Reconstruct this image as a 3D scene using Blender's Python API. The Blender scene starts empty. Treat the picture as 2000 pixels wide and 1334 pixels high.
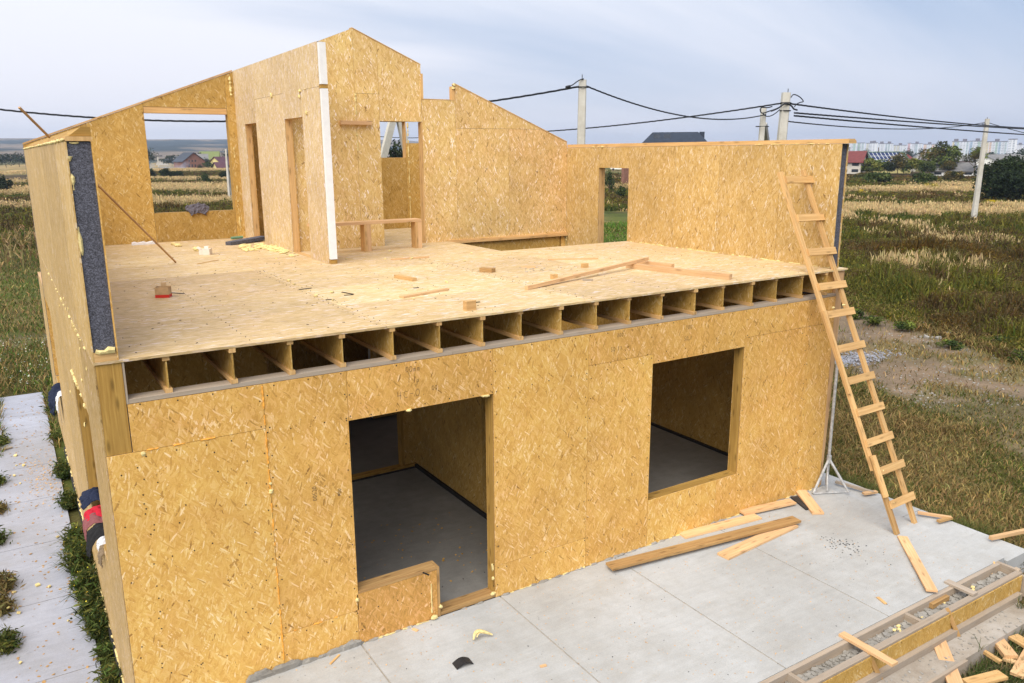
import bpy, math, random
import numpy as np
from mathutils import Vector, Matrix, Euler
random.seed(7); rng = np.random.default_rng(7)
R = math.radians
SC = bpy.context.scene
COL = SC.collection

# ------------------------------------------------------------------ camera
CAM = Vector((-0.46638641, -6.94375802, 4.84288486))
EUL = Euler((1.34025535, 0.00539628, -0.56382439), 'XYZ')
FPX = 1563.84
cam = bpy.data.cameras.new('camera'); co = bpy.data.objects.new('camera', cam); COL.objects.link(co)
co.location = CAM; co.rotation_euler = EUL
cam.sensor_width = 36.0; cam.lens = 36.0 * FPX / 2000.0
cam.clip_start = 0.1; cam.clip_end = 30000.0
SC.camera = co
MR = EUL.to_matrix()

# ------------------------------------------------------------------ world, sun, exposure
SUN_AZ, SUN_EL = R(-128.0), R(50.0)       # azimuth from +Y towards +X, elevation
world = bpy.data.worlds.new('World'); SC.world = world; world.use_nodes = True
def build_world():
    nt = world.node_tree; N = nt.nodes; L = nt.links; N.clear()
    out = N.new('ShaderNodeOutputWorld'); bg = N.new('ShaderNodeBackground'); L.new(bg.outputs[0], out.inputs[0])
    sky = N.new('ShaderNodeTexSky'); sky.sky_type = 'NISHITA'; sky.sun_disc = False
    sky.sun_elevation = SUN_EL; sky.sun_rotation = SUN_AZ; sky.air_density = 1.0; sky.dust_density = 2.0; sky.ozone_density = 2.0
    tc = N.new('ShaderNodeTexCoord')
    sep = N.new('ShaderNodeSeparateXYZ'); L.new(tc.outputs['Generated'], sep.inputs[0])
    # flatten the direction on to a cloud plane
    zc = N.new('ShaderNodeMath'); zc.operation = 'MAXIMUM'; L.new(sep.outputs[2], zc.inputs[0]); zc.inputs[1].default_value = 0.0
    za = N.new('ShaderNodeMath'); za.operation = 'ADD'; L.new(zc.outputs[0], za.inputs[0]); za.inputs[1].default_value = 0.24
    dx = N.new('ShaderNodeMath'); dx.operation = 'DIVIDE'; L.new(sep.outputs[0], dx.inputs[0]); L.new(za.outputs[0], dx.inputs[1])
    dy = N.new('ShaderNodeMath'); dy.operation = 'DIVIDE'; L.new(sep.outputs[1], dy.inputs[0]); L.new(za.outputs[0], dy.inputs[1])
    cmb = N.new('ShaderNodeCombineXYZ'); L.new(dx.outputs[0], cmb.inputs[0]); L.new(dy.outputs[0], cmb.inputs[1])
    mp = N.new('ShaderNodeMapping'); L.new(cmb.outputs[0], mp.inputs[0]); mp.inputs['Rotation'].default_value = (0, 0, R(28)); mp.inputs['Scale'].default_value = (0.28, 0.75, 1)
    mp.inputs['Location'].default_value = (1.3, 0.6, 0)
    n1 = N.new('ShaderNodeTexNoise'); n1.inputs['Scale'].default_value = 1.1; n1.inputs['Detail'].default_value = 7; n1.inputs['Roughness'].default_value = 0.5; n1.inputs['Distortion'].default_value = 0.6
    L.new(mp.outputs[0], n1.inputs[0])
    # veil is thicker towards the left (west) of the view
    dt = N.new('ShaderNodeVectorMath'); dt.operation = 'DOT_PRODUCT'; L.new(tc.outputs['Generated'], dt.inputs[0]); dt.inputs[1].default_value = (-0.75, 0.45, 0.35)
    ad = N.new('ShaderNodeMath'); ad.operation = 'MULTIPLY_ADD'; L.new(dt.outputs['Value'], ad.inputs[0]); ad.inputs[1].default_value = 0.42; L.new(n1.outputs[0], ad.inputs[2])
    cr = N.new('ShaderNodeMapRange'); cr.interpolation_type = 'SMOOTHSTEP'; L.new(ad.outputs[0], cr.inputs[0])
    cr.inputs[1].default_value = 0.29; cr.inputs[2].default_value = 0.68; cr.inputs[3].default_value = 0.0; cr.inputs[4].default_value = 0.92
    # pale veil colour, a little pinker near the horizon
    hz = N.new('ShaderNodeMapRange'); L.new(sep.outputs[2], hz.inputs[0]); hz.inputs[1].default_value = 0.0; hz.inputs[2].default_value = 0.28
    vc = N.new('ShaderNodeMix'); vc.data_type = 'RGBA'; L.new(hz.outputs[0], vc.inputs[0])
    vc.inputs[6].default_value = (5.3, 5.2, 5.6, 1); vc.inputs[7].default_value = (5.7, 5.85, 6.2, 1)
    base = N.new('ShaderNodeMix'); base.data_type = 'RGBA'; base.inputs[0].default_value = 0.86
    L.new(sky.outputs[0], base.inputs[6])
    h2 = N.new('ShaderNodeMapRange'); h2.interpolation_type = 'SMOOTHSTEP'; L.new(sep.outputs[2], h2.inputs[0]); h2.inputs[1].default_value = 0.0; h2.inputs[2].default_value = 0.16
    hc = N.new('ShaderNodeMix'); hc.data_type = 'RGBA'; L.new(h2.outputs[0], hc.inputs[0]); hc.inputs[6].default_value = (4.3, 4.4, 5.1, 1); hc.inputs[7].default_value = (2.55, 3.1, 4.2, 1); L.new(hc.outputs[2], base.inputs[7])
    mx = N.new('ShaderNodeMix'); mx.data_type = 'RGBA'; L.new(cr.outputs[0], mx.inputs[0]); L.new(base.outputs[2], mx.inputs[6]); L.new(vc.outputs[2], mx.inputs[7])
    L.new(mx.outputs[2], bg.inputs[0]); bg.inputs[1].default_value = 0.10
build_world()
sl = bpy.data.lights.new('sun', 'SUN'); so = bpy.data.objects.new('sun', sl); COL.objects.link(so)
sl.energy = 2.6; sl.angle = R(60); sl.color = (1.0, 0.93, 0.82)
sd = Vector((math.sin(SUN_AZ) * math.cos(SUN_EL), math.cos(SUN_AZ) * math.cos(SUN_EL), math.sin(SUN_EL)))
so.rotation_euler = sd.to_track_quat('Z', 'Y').to_euler()
SC.view_settings.view_transform = 'Standard'; SC.view_settings.look = 'None'; SC.view_settings.gamma = 1.0
SC.view_settings.exposure = 0.91
SC.cycles.max_bounces = 6; SC.cycles.volume_bounces = 0; SC.cycles.transparent_max_bounces = 6
SC.cycles.use_denoising = True

# ------------------------------------------------------------------ measuring helpers
def ray(px, py):
    return MR @ Vector(((px - 1000) / FPX, -(py - 667) / FPX, -1.0))
def at(px, py, ax, val):
    d = ray(px, py); t = (val - CAM[ax]) / d[ax]; return CAM + d * t
def far(px, py, dist):
    d = ray(px, py); h = math.hypot(d.x, d.y); return CAM + d * (dist / h)

# ------------------------------------------------------------------ mesh builder
class MB:
    def __init__(s): s.v = []; s.f = []; s.uv = []; s.sm = []
    def face(s, pts, uvs=None, smooth=False):
        b = len(s.v); s.v += [tuple(p) for p in pts]; s.f.append(tuple(range(b, b + len(pts))))
        s.uv += [tuple(u) for u in (uvs or [(p[0], p[1]) for p in pts])]; s.sm.append(smooth)
    def pf(s, pts, fr, off):
        # planar face with uv in metres laid out in the frame fr (fr[0] = grain or first axis)
        P = [Vector(p) for p in pts]; n = Vector((0, 0, 0))
        for i in range(len(P)):
            a, b = P[i], P[(i + 1) % len(P)]; n += a.cross(b)
        if n.length > 0: n.normalize()
        c = [abs(n.dot(e)) for e in fr]; k = c.index(max(c)); ab = [(1, 2), (0, 2), (0, 1)][k]
        s.face(P, [(p.dot(fr[ab[0]]) + off[0], p.dot(fr[ab[1]]) + off[1]) for p in P])
    def prism(s, poly, vec, fr=None, off=None):
        fr = fr or (Vector((1, 0, 0)), Vector((0, 1, 0)), Vector((0, 0, 1)))
        off = off or (random.uniform(0, 40), random.uniform(0, 40))
        A = [Vector(p) for p in poly]; V = Vector(vec); n = Vector((0, 0, 0))
        for i in range(len(A)): n += A[i].cross(A[(i + 1) % len(A)])
        if n.dot(V) > 0: A = A[::-1]
        B = [a + V for a in A]
        s.pf(A, fr, off); s.pf(B[::-1], fr, off)
        for i in range(len(A)):
            j = (i + 1) % len(A); s.pf([A[j], A[i], B[i], B[j]], fr, off)
    def box(s, x0, x1, y0, y1, z0, z1, grain=None, off=None):
        e = [Vector((1, 0, 0)), Vector((0, 1, 0)), Vector((0, 0, 1))]
        fr = None
        if grain is not None:
            k = grain if grain >= 0 else max(range(3), key=lambda i: (x1 - x0, y1 - y0, z1 - z0)[i])
            fr = (e[k], e[(k + 1) % 3], e[(k + 2) % 3])
        s.prism([(x0, y0, z0), (x1, y0, z0), (x1, y1, z0), (x0, y1, z0)], (0, 0, z1 - z0), fr, off)
    def beam(s, a, b, w, t, up=(0, 0, 1)):
        # board from a to b (centre line of its lower face), w wide, t thick
        a = Vector(a); b = Vector(b); x = (b - a).normalized(); y = Vector(up).cross(x).normalized(); z = x.cross(y)
        p = [a - y * w / 2, b - y * w / 2, b + y * w / 2, a + y * w / 2]
        s.prism(p, z * t, (x, y, z))
    def tube(s, pts, r, n=8, cap=True):
        pts = [Vector(p) for p in pts]; rr = r if isinstance(r, (list, tuple)) else [r] * len(pts); rings = []; L = 0
        base = len(s.v)
        for i, p in enumerate(pts):
            d = (pts[min(i + 1, len(pts) - 1)] - pts[max(i - 1, 0)]).normalized()
            u = d.cross(Vector((0.13, 0.21, 1)) if abs(d.z) < 0.9 else Vector((1, 0.2, 0))).normalized(); w = d.cross(u)
            if i: L += (p - pts[i - 1]).length
            rings.append(([p + (u * math.cos(2 * math.pi * k / n) + w * math.sin(2 * math.pi * k / n)) * rr[i] for k in range(n)], L))
        for i in range(len(rings) - 1):
            (a, la), (b, lb) = rings[i], rings[i + 1]
            for k in range(n):
                j = (k + 1) % n
                s.face([a[j], a[k], b[k], b[j]], [(la, j * .1), (la, k * .1), (lb, k * .1), (lb, j * .1)], True)
        if cap: s.face(rings[0][0]); s.face(rings[-1][0][::-1])
    def blob(s, c, r, sq=(1, 1, 1), n=6, jit=0.25):
        c = Vector(c); V = []
        for i in range(1, n):
            th = math.pi * i / n
            V.append([c + Vector((math.sin(th) * math.cos(2 * math.pi * k / 8) * sq[0], math.sin(th) * math.sin(2 * math.pi * k / 8) * sq[1], math.cos(th) * sq[2])) * r * (1 + random.uniform(-jit, jit)) for k in range(8)])
        t = c + Vector((0, 0, r * sq[2])); b = c - Vector((0, 0, r * sq[2]))
        for k in range(8):
            j = (k + 1) % 8; s.face([t, V[0][k], V[0][j]], None, True); s.face([b, V[-1][j], V[-1][k]], None, True)
            for i in range(len(V) - 1): s.face([V[i][j], V[i][k], V[i + 1][k], V[i + 1][j]], None, True)
    def build(s, name, mat, parent=None, weld=False):
        me = bpy.data.meshes.new(name); me.from_pydata(s.v, [], s.f)
        ul = me.uv_layers.new(name='UVMap'); ul.data.foreach_set('uv', [c for u in s.uv for c in u])
        me.polygons.foreach_set('use_smooth', s.sm); me.materials.append(mat); me.update()
        o = bpy.data.objects.new(name, me); COL.objects.link(o)
        if weld:
            m = o.modifiers.new('w', 'WELD'); m.merge_threshold = 0.0005
        if parent is not None: par(o, parent)
        return o
def wmx(p):
    M = p.matrix_basis.copy()
    return wmx(p.parent) @ p.matrix_parent_inverse @ M if p.parent else M
def par(o, p):
    o.parent = p; o.matrix_parent_inverse = wmx(p).inverted(); return o
def tag(o, label=None, cat=None, group=None, kind=None):
    if label: o['label'] = label
    if cat: o['category'] = cat
    if group: o['group'] = group
    if kind: o['kind'] = kind
    return o
def thing(name, label, cat, loc=(0, 0, 0), group=None):
    o = bpy.data.objects.new(name, None); COL.objects.link(o); o.location = loc; o.empty_display_size = 0.2
    return tag(o, label, cat, group)

# ------------------------------------------------------------------ materials
def newmat(name):
    m = bpy.data.materials.new(name); m.use_nodes = True; nt = m.node_tree; nt.nodes.clear()
    o = nt.nodes.new('ShaderNodeOutputMaterial'); b = nt.nodes.new('ShaderNodeBsdfPrincipled'); nt.links.new(b.outputs[0], o.inputs[0])
    return m, nt, nt.nodes, nt.links, b
def mth(N, L, op, a, b=None, c=None):
    n = N.new('ShaderNodeMath'); n.operation = op
    for i, v in enumerate((a, b, c)):
        if v is None: continue
        if isinstance(v, (int, float)): n.inputs[i].default_value = v
        else: L.new(v, n.inputs[i])
    return n.outputs[0]
def mixc(N, L, f, a, b, mode='MIX'):
    n = N.new('ShaderNodeMix'); n.data_type = 'RGBA'; n.blend_type = mode
    for i, v in ((0, f), (6, a), (7, b)):
        if isinstance(v, (int, float)): n.inputs[i].default_value = v
        elif isinstance(v, tuple): n.inputs[i].default_value = v if len(v) == 4 else (*v, 1)
        else: L.new(v, n.inputs[i])
    return n.outputs[2]
def ramp(N, L, f, stops, interp='LINEAR'):
    n = N.new('ShaderNodeValToRGB'); n.color_ramp.interpolation = interp; e = n.color_ramp.elements
    while len(e) < len(stops): e.new(0.5)
    for k, (p, c) in enumerate(stops): e[k].position = p; e[k].color = (*c, 1)
    L.new(f, n.inputs[0]); return n.outputs[0]
def noise(N, L, vec, scale, detail=4, rough=0.5, dist=0.0, dim='3D'):
    n = N.new('ShaderNodeTexNoise'); n.noise_dimensions = dim; n.inputs['Scale'].default_value = scale; n.inputs['Detail'].default_value = detail
    n.inputs['Roughness'].default_value = rough; n.inputs['Distortion'].default_value = dist
    if vec is not None: L.new(vec, n.inputs['Vector'])
    return n
def mapping(N, L, vec, scale=(1, 1, 1), rot=0.0, loc=(0, 0, 0)):
    m = N.new('ShaderNodeMapping'); L.new(vec, m.inputs[0]); m.inputs['Scale'].default_value = scale; m.inputs['Rotation'].default_value = (0, 0, rot); m.inputs['Location'].default_value = loc
    return m.outputs[0]
def bump(N, L, b, h, strength=0.3, dist=0.01):
    n = N.new('ShaderNodeBump'); n.inputs['Strength'].default_value = strength; n.inputs['Distance'].default_value = dist
    L.new(h, n.inputs['Height']); L.new(n.outputs[0], b.inputs['Normal'])

def osb_mat(name, tint=(1, 1, 1), streak=0.0, contrast=1.0, orient=0.35, L0=0.16, W0=0.028, stain=0.4, axis=90):
    m, nt, N, L, b = newmat(name)
    uv = N.new('ShaderNodeUVMap').outputs[0]
    wob = noise(N, L, uv, 5.0, 3, 0.55); wv = N.new('ShaderNodeVectorMath'); wv.operation = 'MULTIPLY_ADD'
    L.new(wob.outputs['Color'], wv.inputs[0]); wv.inputs[1].default_value = (0.05, 0.05, 0); L.new(uv, wv.inputs[2]); uvw = wv.outputs[0]
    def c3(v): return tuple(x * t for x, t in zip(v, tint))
    k = contrast; mid = (0.62, 0.375, 0.092)
    def lerp(c): return c3(tuple(mid[i] + (c[i] - mid[i]) * k for i in range(3)))
    stops = [(0.0, lerp((0.22, 0.11, 0.024))), (0.006, lerp((0.35, 0.20, 0.044))), (0.035, lerp((0.51, 0.29, 0.060))), (0.30, lerp((0.59, 0.35, 0.078))),
             (0.62, lerp((0.635, 0.39, 0.097))), (0.86, lerp((0.69, 0.445, 0.135))), (0.95, lerp((0.75, 0.52, 0.20))), (1.0, lerp((0.84, 0.65, 0.33)))]
    col = None; hsum = None
    angs = [5, 78, -35, 140, 48, -72, 20]
    for i, a in enumerate(angs):
        ln = L0 * (1.35, 1.2, 1.0, .9, .8, .75, .55)[i]; wd = W0 * (1.5, 1.3, 1.1, 1.0, .8, .7, .6)[i]
        rot = mapping(N, L, uvw, (1, 1, 1), R(axis) + R(a - 180 * (a > 90)) * (1 - orient), (0, 0, 0))
        mv = mapping(N, L, rot, (1 / ln, 1 / wd, 1), 0, (3.1 * i, 7.7 * i, 0))
        vo = N.new('ShaderNodeTexVoronoi'); vo.voronoi_dimensions = '2D'; vo.feature = 'F1'; vo.inputs['Scale'].default_value = 1.0; L.new(mv, vo.inputs['Vector'])
        sp = N.new('ShaderNodeSeparateColor'); L.new(vo.outputs['Color'], sp.inputs[0])
        c = ramp(N, L, sp.outputs[0], stops)
        # grain inside the strand
        gr = noise(N, L, mapping(N, L, rot, (14, 260, 1)), 1.0, 2, 0.6)
        c = mixc(N, L, 0.22, c, gr.outputs[0], 'OVERLAY')
        if col is None: col = c; hsum = sp.outputs[2]
        else:
            th = (0.45, 0.5, 0.55, 0.6, 0.68, 0.74)[i - 1]
            mk = mth(N, L, 'GREATER_THAN', sp.outputs[1], th)
            # only the core of each cell shows, so the strand is a sliver and not a polygon
            dm = mth(N, L, 'LESS_THAN', vo.outputs['Distance'], 0.52)
            mk = mth(N, L, 'MULTIPLY', mk, dm)
            col = mixc(N, L, mk, col, c); n2 = N.new('ShaderNodeMix'); L.new(mk, n2.inputs[0]); L.new(hsum, n2.inputs[2]); L.new(sp.outputs[2], n2.inputs[3]); hsum = n2.outputs[0]
    if stain > 0:
        st = noise(N, L, uv, 0.9, 5, 0.6); f = N.new('ShaderNodeMapRange'); L.new(st.outputs[0], f.inputs[0]); f.inputs[1].default_value = 0.35; f.inputs[2].default_value = 0.75; f.inputs[3].default_value = 0.92; f.inputs[4].default_value = 1.0 + 0.25 * stain
        v = N.new('ShaderNodeVectorMath'); v.operation = 'SCALE'; L.new(col, v.inputs[0]); L.new(f.outputs[0], v.inputs['Scale']); col = v.outputs[0]
    sv = noise(N, L, uv, 0.13, 1, 0.5); col = mixc(N, L, 0.35, col, sv.outputs[0], 'OVERLAY')
    pt_ = noise(N, L, uv, 3.2, 5, 0.65); col = mixc(N, L, 0.22, col, pt_.outputs[0], 'OVERLAY')
    fs = noise(N, L, mapping(N, L, uvw, (9, 130, 1), R(axis)), 1.0, 3, 0.65); col = mixc(N, L, 0.22, col, fs.outputs[0], 'OVERLAY')
    L.new(col, b.inputs['Base Color']); b.inputs['Roughness'].default_value = 0.62; b.inputs['Specular IOR Level'].default_value = 0.25
    bump(N, L, b, hsum, 0.35, 0.0025)
    return m
def wood_mat(name, light, dark, knot=0.3, var=0.25, weather=0.0):
    m, nt, N, L, b = newmat(name)
    uv = N.new('ShaderNodeUVMap').outputs[0]
    oi = N.new('ShaderNodeObjectInfo'); 
    of = N.new('ShaderNodeCombineXYZ'); L.new(mth(N, L, 'MULTIPLY', oi.outputs['Random'], 37.0), of.inputs[0]); L.new(mth(N, L, 'MULTIPLY', oi.outputs['Random'], 11.0), of.inputs[1])
    va = N.new('ShaderNodeVectorMath'); va.operation = 'ADD'; L.new(uv, va.inputs[0]); L.new(of.outputs[0], va.inputs[1]); p = va.outputs[0]
    g = noise(N, L, mapping(N, L, p, (1.2, 38, 1)), 1.0, 4, 0.6, 0.8)
    g2 = noise(N, L, mapping(N, L, p, (6, 240, 1)), 1.0, 3, 0.6)
    f = mth(N, L, 'ADD', mth(N, L, 'MULTIPLY', g.outputs[0], 0.75), mth(N, L, 'MULTIPLY', g2.outputs[0], 0.3))
    col = ramp(N, L, f, [(0.30, dark), (0.50, tuple((a + c) / 2 for a, c in zip(light, dark))), (0.66, light), (1.0, tuple(min(1, x * 1.1) for x in light))])
    vo = N.new('ShaderNodeTexVoronoi'); vo.voronoi_dimensions = '2D'; vo.inputs['Scale'].default_value = 1.0; L.new(mapping(N, L, p, (2.2, 9, 1)), vo.inputs['Vector'])
    kn = N.new('ShaderNodeMapRange'); L.new(vo.outputs['Distance'], kn.inputs[0]); kn.inputs[1].default_value = 0.05; kn.inputs[2].default_value = 0.17; kn.inputs[3].default_value = knot; kn.inputs[4].default_value = 0.0
    col = mixc(N, L, kn.outputs[0], col, tuple(x * 0.35 for x in dark))
    pm = noise(N, L, mapping(N, L, p, (0.8, 2.5, 1)), 1.0, 4, 0.6)
    col = mixc(N, L, 0.35, col, pm.outputs[0], 'OVERLAY')
    if weather > 0:
        wn = noise(N, L, mapping(N, L, p, (2.0, 6, 1)), 1.0, 5, 0.65); wm = N.new('ShaderNodeMapRange'); L.new(wn.outputs[0], wm.inputs[0]); wm.inputs[1].default_value = 0.4; wm.inputs[2].default_value = 0.62; wm.inputs[3].default_value = weather * .4; wm.inputs[4].default_value = weather
        col = mixc(N, L, wm.outputs[0], col, (0.34, 0.295, 0.25))
    hs = N.new('ShaderNodeHueSaturation'); L.new(col, hs.inputs['Color'])
    L.new(mth(N, L, 'MULTIPLY_ADD', oi.outputs['Random'], var, 1.0 - var / 2), hs.inputs['Value']); hs.inputs['Saturation'].default_value = 1.0
    L.new(hs.outputs[0], b.inputs['Base Color']); b.inputs['Roughness'].default_value = 0.7; b.inputs['Specular IOR Level'].default_value = 0.2
    bump(N, L, b, f, 0.25, 0.002)
    return m
def plain(name, col, rough=0.7, scale=6.0, amt=0.25, metal=0.0, bmp=0.2, bd=0.004, coord='Object', detail=5):
    m, nt, N, L, b = newmat(name)
    tc = N.new('ShaderNodeTexCoord'); n = noise(N, L, tc.outputs[coord], scale, detail, 0.6)
    f = N.new('ShaderNodeMapRange'); L.new(n.outputs[0], f.inputs[0]); f.inputs[1].default_value = 0.3; f.inputs[2].default_value = 0.7; f.inputs[3].default_value = 1 - amt; f.inputs[4].default_value = 1 + amt
    v = N.new('ShaderNodeVectorMath'); v.operation = 'SCALE'; v.inputs[0].default_value = col; L.new(f.outputs[0], v.inputs['Scale'])
    L.new(v.outputs[0], b.inputs['Base Color']); b.inputs['Roughness'].default_value = rough; b.inputs['Metallic'].default_value = metal; b.inputs['Specular IOR Level'].default_value = 0.3
    if bmp: bump(N, L, b, n.outputs[0], bmp, bd)
    return m
def eps_mat(name, ca, cb, scale=260):
    m, nt, N, L, b = newmat(name)
    tc = N.new('ShaderNodeTexCoord').outputs['Object']
    vo = N.new('ShaderNodeTexVoronoi'); vo.inputs['Scale'].default_value = scale; L.new(tc, vo.inputs['Vector'])
    sp = N.new('ShaderNodeSeparateColor'); L.new(vo.outputs['Color'], sp.inputs[0])
    n = noise(N, L, tc, 45, 4, 0.7)
    f = mth(N, L, 'ADD', mth(N, L, 'MULTIPLY', sp.outputs[0], 0.5), mth(N, L, 'MULTIPLY', n.outputs[0], 0.6))
    L.new(ramp(N, L, f, [(0.25, ca), (0.62, cb), (0.95, tuple(min(1, x * 2.1) for x in cb))]), b.inputs['Base Color']); b.inputs['Roughness'].default_value = 0.8
    bump(N, L, b, n.outputs[0], 0.6, 0.004)
    return m
def concrete_mat(name, c1, c2, dust=(0.75, 0.73, 0.7), speck=0.5, sc=1.0):
    m, nt, N, L, b = newmat(name)
    tc = N.new('ShaderNodeTexCoord').outputs['Object']
    n1 = noise(N, L, tc, 0.55 * sc, 6, 0.6, 0.4); n2 = noise(N, L, tc, 6 * sc, 5, 0.65); n3 = noise(N, L, tc, 55, 3, 0.7)
    f = mth(N, L, 'ADD', mth(N, L, 'MULTIPLY', n1.outputs[0], 0.75), mth(N, L, 'MULTIPLY', n2.outputs[0], 0.3))
    col = ramp(N, L, f, [(0.33, c1), (0.52, c2), (0.72, dust)])
    col = mixc(N, L, 0.16, col, n3.outputs[0], 'OVERLAY')
    s1 = noise(N, L, tc, 1.3, 6, 0.7, 0.8); sm_ = N.new('ShaderNodeMapRange'); L.new(s1.outputs[0], sm_.inputs[0]); sm_.inputs[1].default_value = 0.52; sm_.inputs[2].default_value = 0.75; sm_.inputs[3].default_value = 0.0; sm_.inputs[4].default_value = 0.4
    col = mixc(N, L, sm_.outputs[0], col, tuple(x * k for x, k in zip(c1, (.98, .92, .82))))
    # brush marks and trowel sweeps
    w = noise(N, L, mapping(N, L, tc, (1.2, 9, 1), R(24)), 1.0, 4, 0.6, 1.5)
    col = mixc(N, L, 0.13, col, w.outputs[0], 'OVERLAY')
    if speck:
        vo = N.new('ShaderNodeTexVoronoi'); vo.inputs['Scale'].default_value = 26; L.new(tc, vo.inputs['Vector'])
        sp = N.new('ShaderNodeSeparateColor'); L.new(vo.outputs['Color'], sp.inputs[0])
        near = mth(N, L, 'LESS_THAN', vo.outputs['Distance'], mth(N, L, 'MULTIPLY', sp.outputs[0], 0.14)); mk = mth(N, L, 'MULTIPLY', near, mth(N, L, 'GREATER_THAN', sp.outputs[1], 0.55))
        col = mixc(N, L, mth(N, L, 'MULTIPLY', mk, speck), col, (0.30, 0.22, 0.15))
    L.new(col, b.inputs['Base Color']); b.inputs['Roughness'].default_value = 0.85; b.inputs['Specular IOR Level'].default_value = 0.2
    bump(N, L, b, mth(N, L, 'ADD', n2.outputs[0], mth(N, L, 'MULTIPLY', n3.outputs[0], 0.5)), 0.35, 0.01)
    return m
def leaf_mat(name, tr=0.25):
    m, nt, N, L, b = newmat(name)
    at_ = N.new('ShaderNodeAttribute'); at_.attribute_name = 'Col'
    L.new(at_.outputs['Color'], b.inputs['Base Color']); b.inputs['Roughness'].default_value = 0.75; b.inputs['Specular IOR Level'].default_value = 0.15
    t = N.new('ShaderNodeBsdfTranslucent'); L.new(at_.outputs['Color'], t.inputs[0]); mx = N.new('ShaderNodeMixShader'); mx.inputs[0].default_value = tr
    L.new(b.outputs[0], mx.inputs[1]); L.new(t.outputs[0], mx.inputs[2]); L.new(mx.outputs[0], N['Material Output'].inputs[0])
    return m

OSB = osb_mat('osb_sheet', tint=(1.03, 0.975, 1.10), contrast=0.85, L0=0.14, W0=0.021)
OSBD = osb_mat('osb_floor', tint=(0.911, 1.099, 2.365), contrast=0.75, L0=0.17, W0=0.022, orient=0.80, stain=0.25, axis=0)
OSBS = osb_mat('osb_weathered', tint=(0.797, 0.886, 1.535), contrast=0.8, orient=0.3, stain=0.3)
OSBP = osb_mat('osb_pale_pink', tint=(0.930, 1.141, 2.632), contrast=0.8, orient=0.55, stain=0.3, L0=.12, W0=.02)
OSBN = osb_mat('osb_fresh', tint=(1.039, 1.151, 1.894), contrast=1.0, orient=0.45, stain=0.5, L0=.13, W0=.022)
OSBR = osb_mat('osb_warm', tint=(0.835, 0.908, 1.404), contrast=0.95, orient=0.5, stain=0.3, L0=.13, W0=.022)
OSBA = osb_mat('osb_aged_shaded', tint=(0.716, 0.726, 0.805), contrast=0.85, orient=0.35, stain=0.6, L0=.14, W0=.024)  # darker sheet; on ground-floor inner walls the tint paints in room shade
TIM = wood_mat('planed_timber', (0.62, 0.40, 0.18), (0.44, 0.25, 0.095), 0.45, var=.22)
TIMP = wood_mat('pink_timber', (0.66, 0.43, 0.235), (0.50, 0.29, 0.135), 0.5, .30)
TIMD = wood_mat('yellowed_timber', (0.46, 0.28, 0.075), (0.27, 0.145, 0.032), 0.6, 0.15)
TIMW = wood_mat('grey_timber', (0.42, 0.33, 0.24), (0.26, 0.19, 0.13), 0.3, 0.25, 0.75)
TIMR = wood_mat('resin_timber', (0.46, 0.29, 0.12), (0.25, 0.13, 0.05), 0.5, 0.1)
EPSG = eps_mat('grey_foam', (0.022, 0.022, 0.03), (0.085, 0.086, 0.112), 150)
EPSW = plain('white_foam', (0.74, 0.745, 0.76), 0.7, 9, 0.06, bmp=0.25)
FOAM = plain('expanding_foam', (0.66, 0.54, 0.25), 0.75, 30, 0.22, bmp=0.6, bd=0.01)
FOAMO = plain('orange_foam', (0.72, 0.33, 0.05), 0.75, 14, 0.35, bmp=0.5, bd=0.01)
CON = concrete_mat('patio_concrete', (0.315, 0.31, 0.30), (0.375, 0.378, 0.375), (0.45, 0.46, 0.47))
CONP = concrete_mat('path_concrete', (0.265, 0.27, 0.30), (0.312, 0.325, 0.385), (0.37, 0.39, 0.465), 0.9)
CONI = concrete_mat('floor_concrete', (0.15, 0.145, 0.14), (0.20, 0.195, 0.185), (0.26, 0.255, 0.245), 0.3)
CONF = concrete_mat('foundation_concrete', (0.19, 0.175, 0.155), (0.27, 0.255, 0.23), (0.36, 0.345, 0.33), 0.3)
BLACK = plain('black_membrane', (0.022, 0.022, 0.024), 0.55, 9, 0.3)
SCREW = plain('black_screw', (0.02, 0.02, 0.02), 0.4, 9, 0.1, bmp=0)
PENCIL = plain('pencil', (0.12, 0.10, 0.08), 0.7, 60, 0.5, bmp=0)
PENCIL.node_tree.nodes['Principled BSDF'].inputs['Alpha'].default_value = 0.62
CABLE = plain('cable_rubber', (0.02, 0.022, 0.028), 0.5, 9, 0.1, bmp=0)
POLE = concrete_mat('pole_concrete', (0.38, 0.36, 0.31), (0.50, 0.48, 0.43), (0.58, 0.57, 0.53), 0.2, 1.5)
STEEL = plain('dusty_steel', (0.42, 0.42, 0.42), 0.6, 18, 0.35, 0.3)
IRON = plain('dark_iron', (0.05, 0.05, 0.055), 0.55, 12, 0.2, 0.5)
LEAF = leaf_mat('leaf')
TAN = leaf_mat('dry_stalk', 0.3)
BARK = plain('bark', (0.10, 0.075, 0.05), 0.9, 12, 0.35, bmp=0.6, bd=0.02)
GLASS = plain('dark_glass', (0.03, 0.035, 0.045), 0.15, 2, 0.2, bmp=0)

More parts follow.
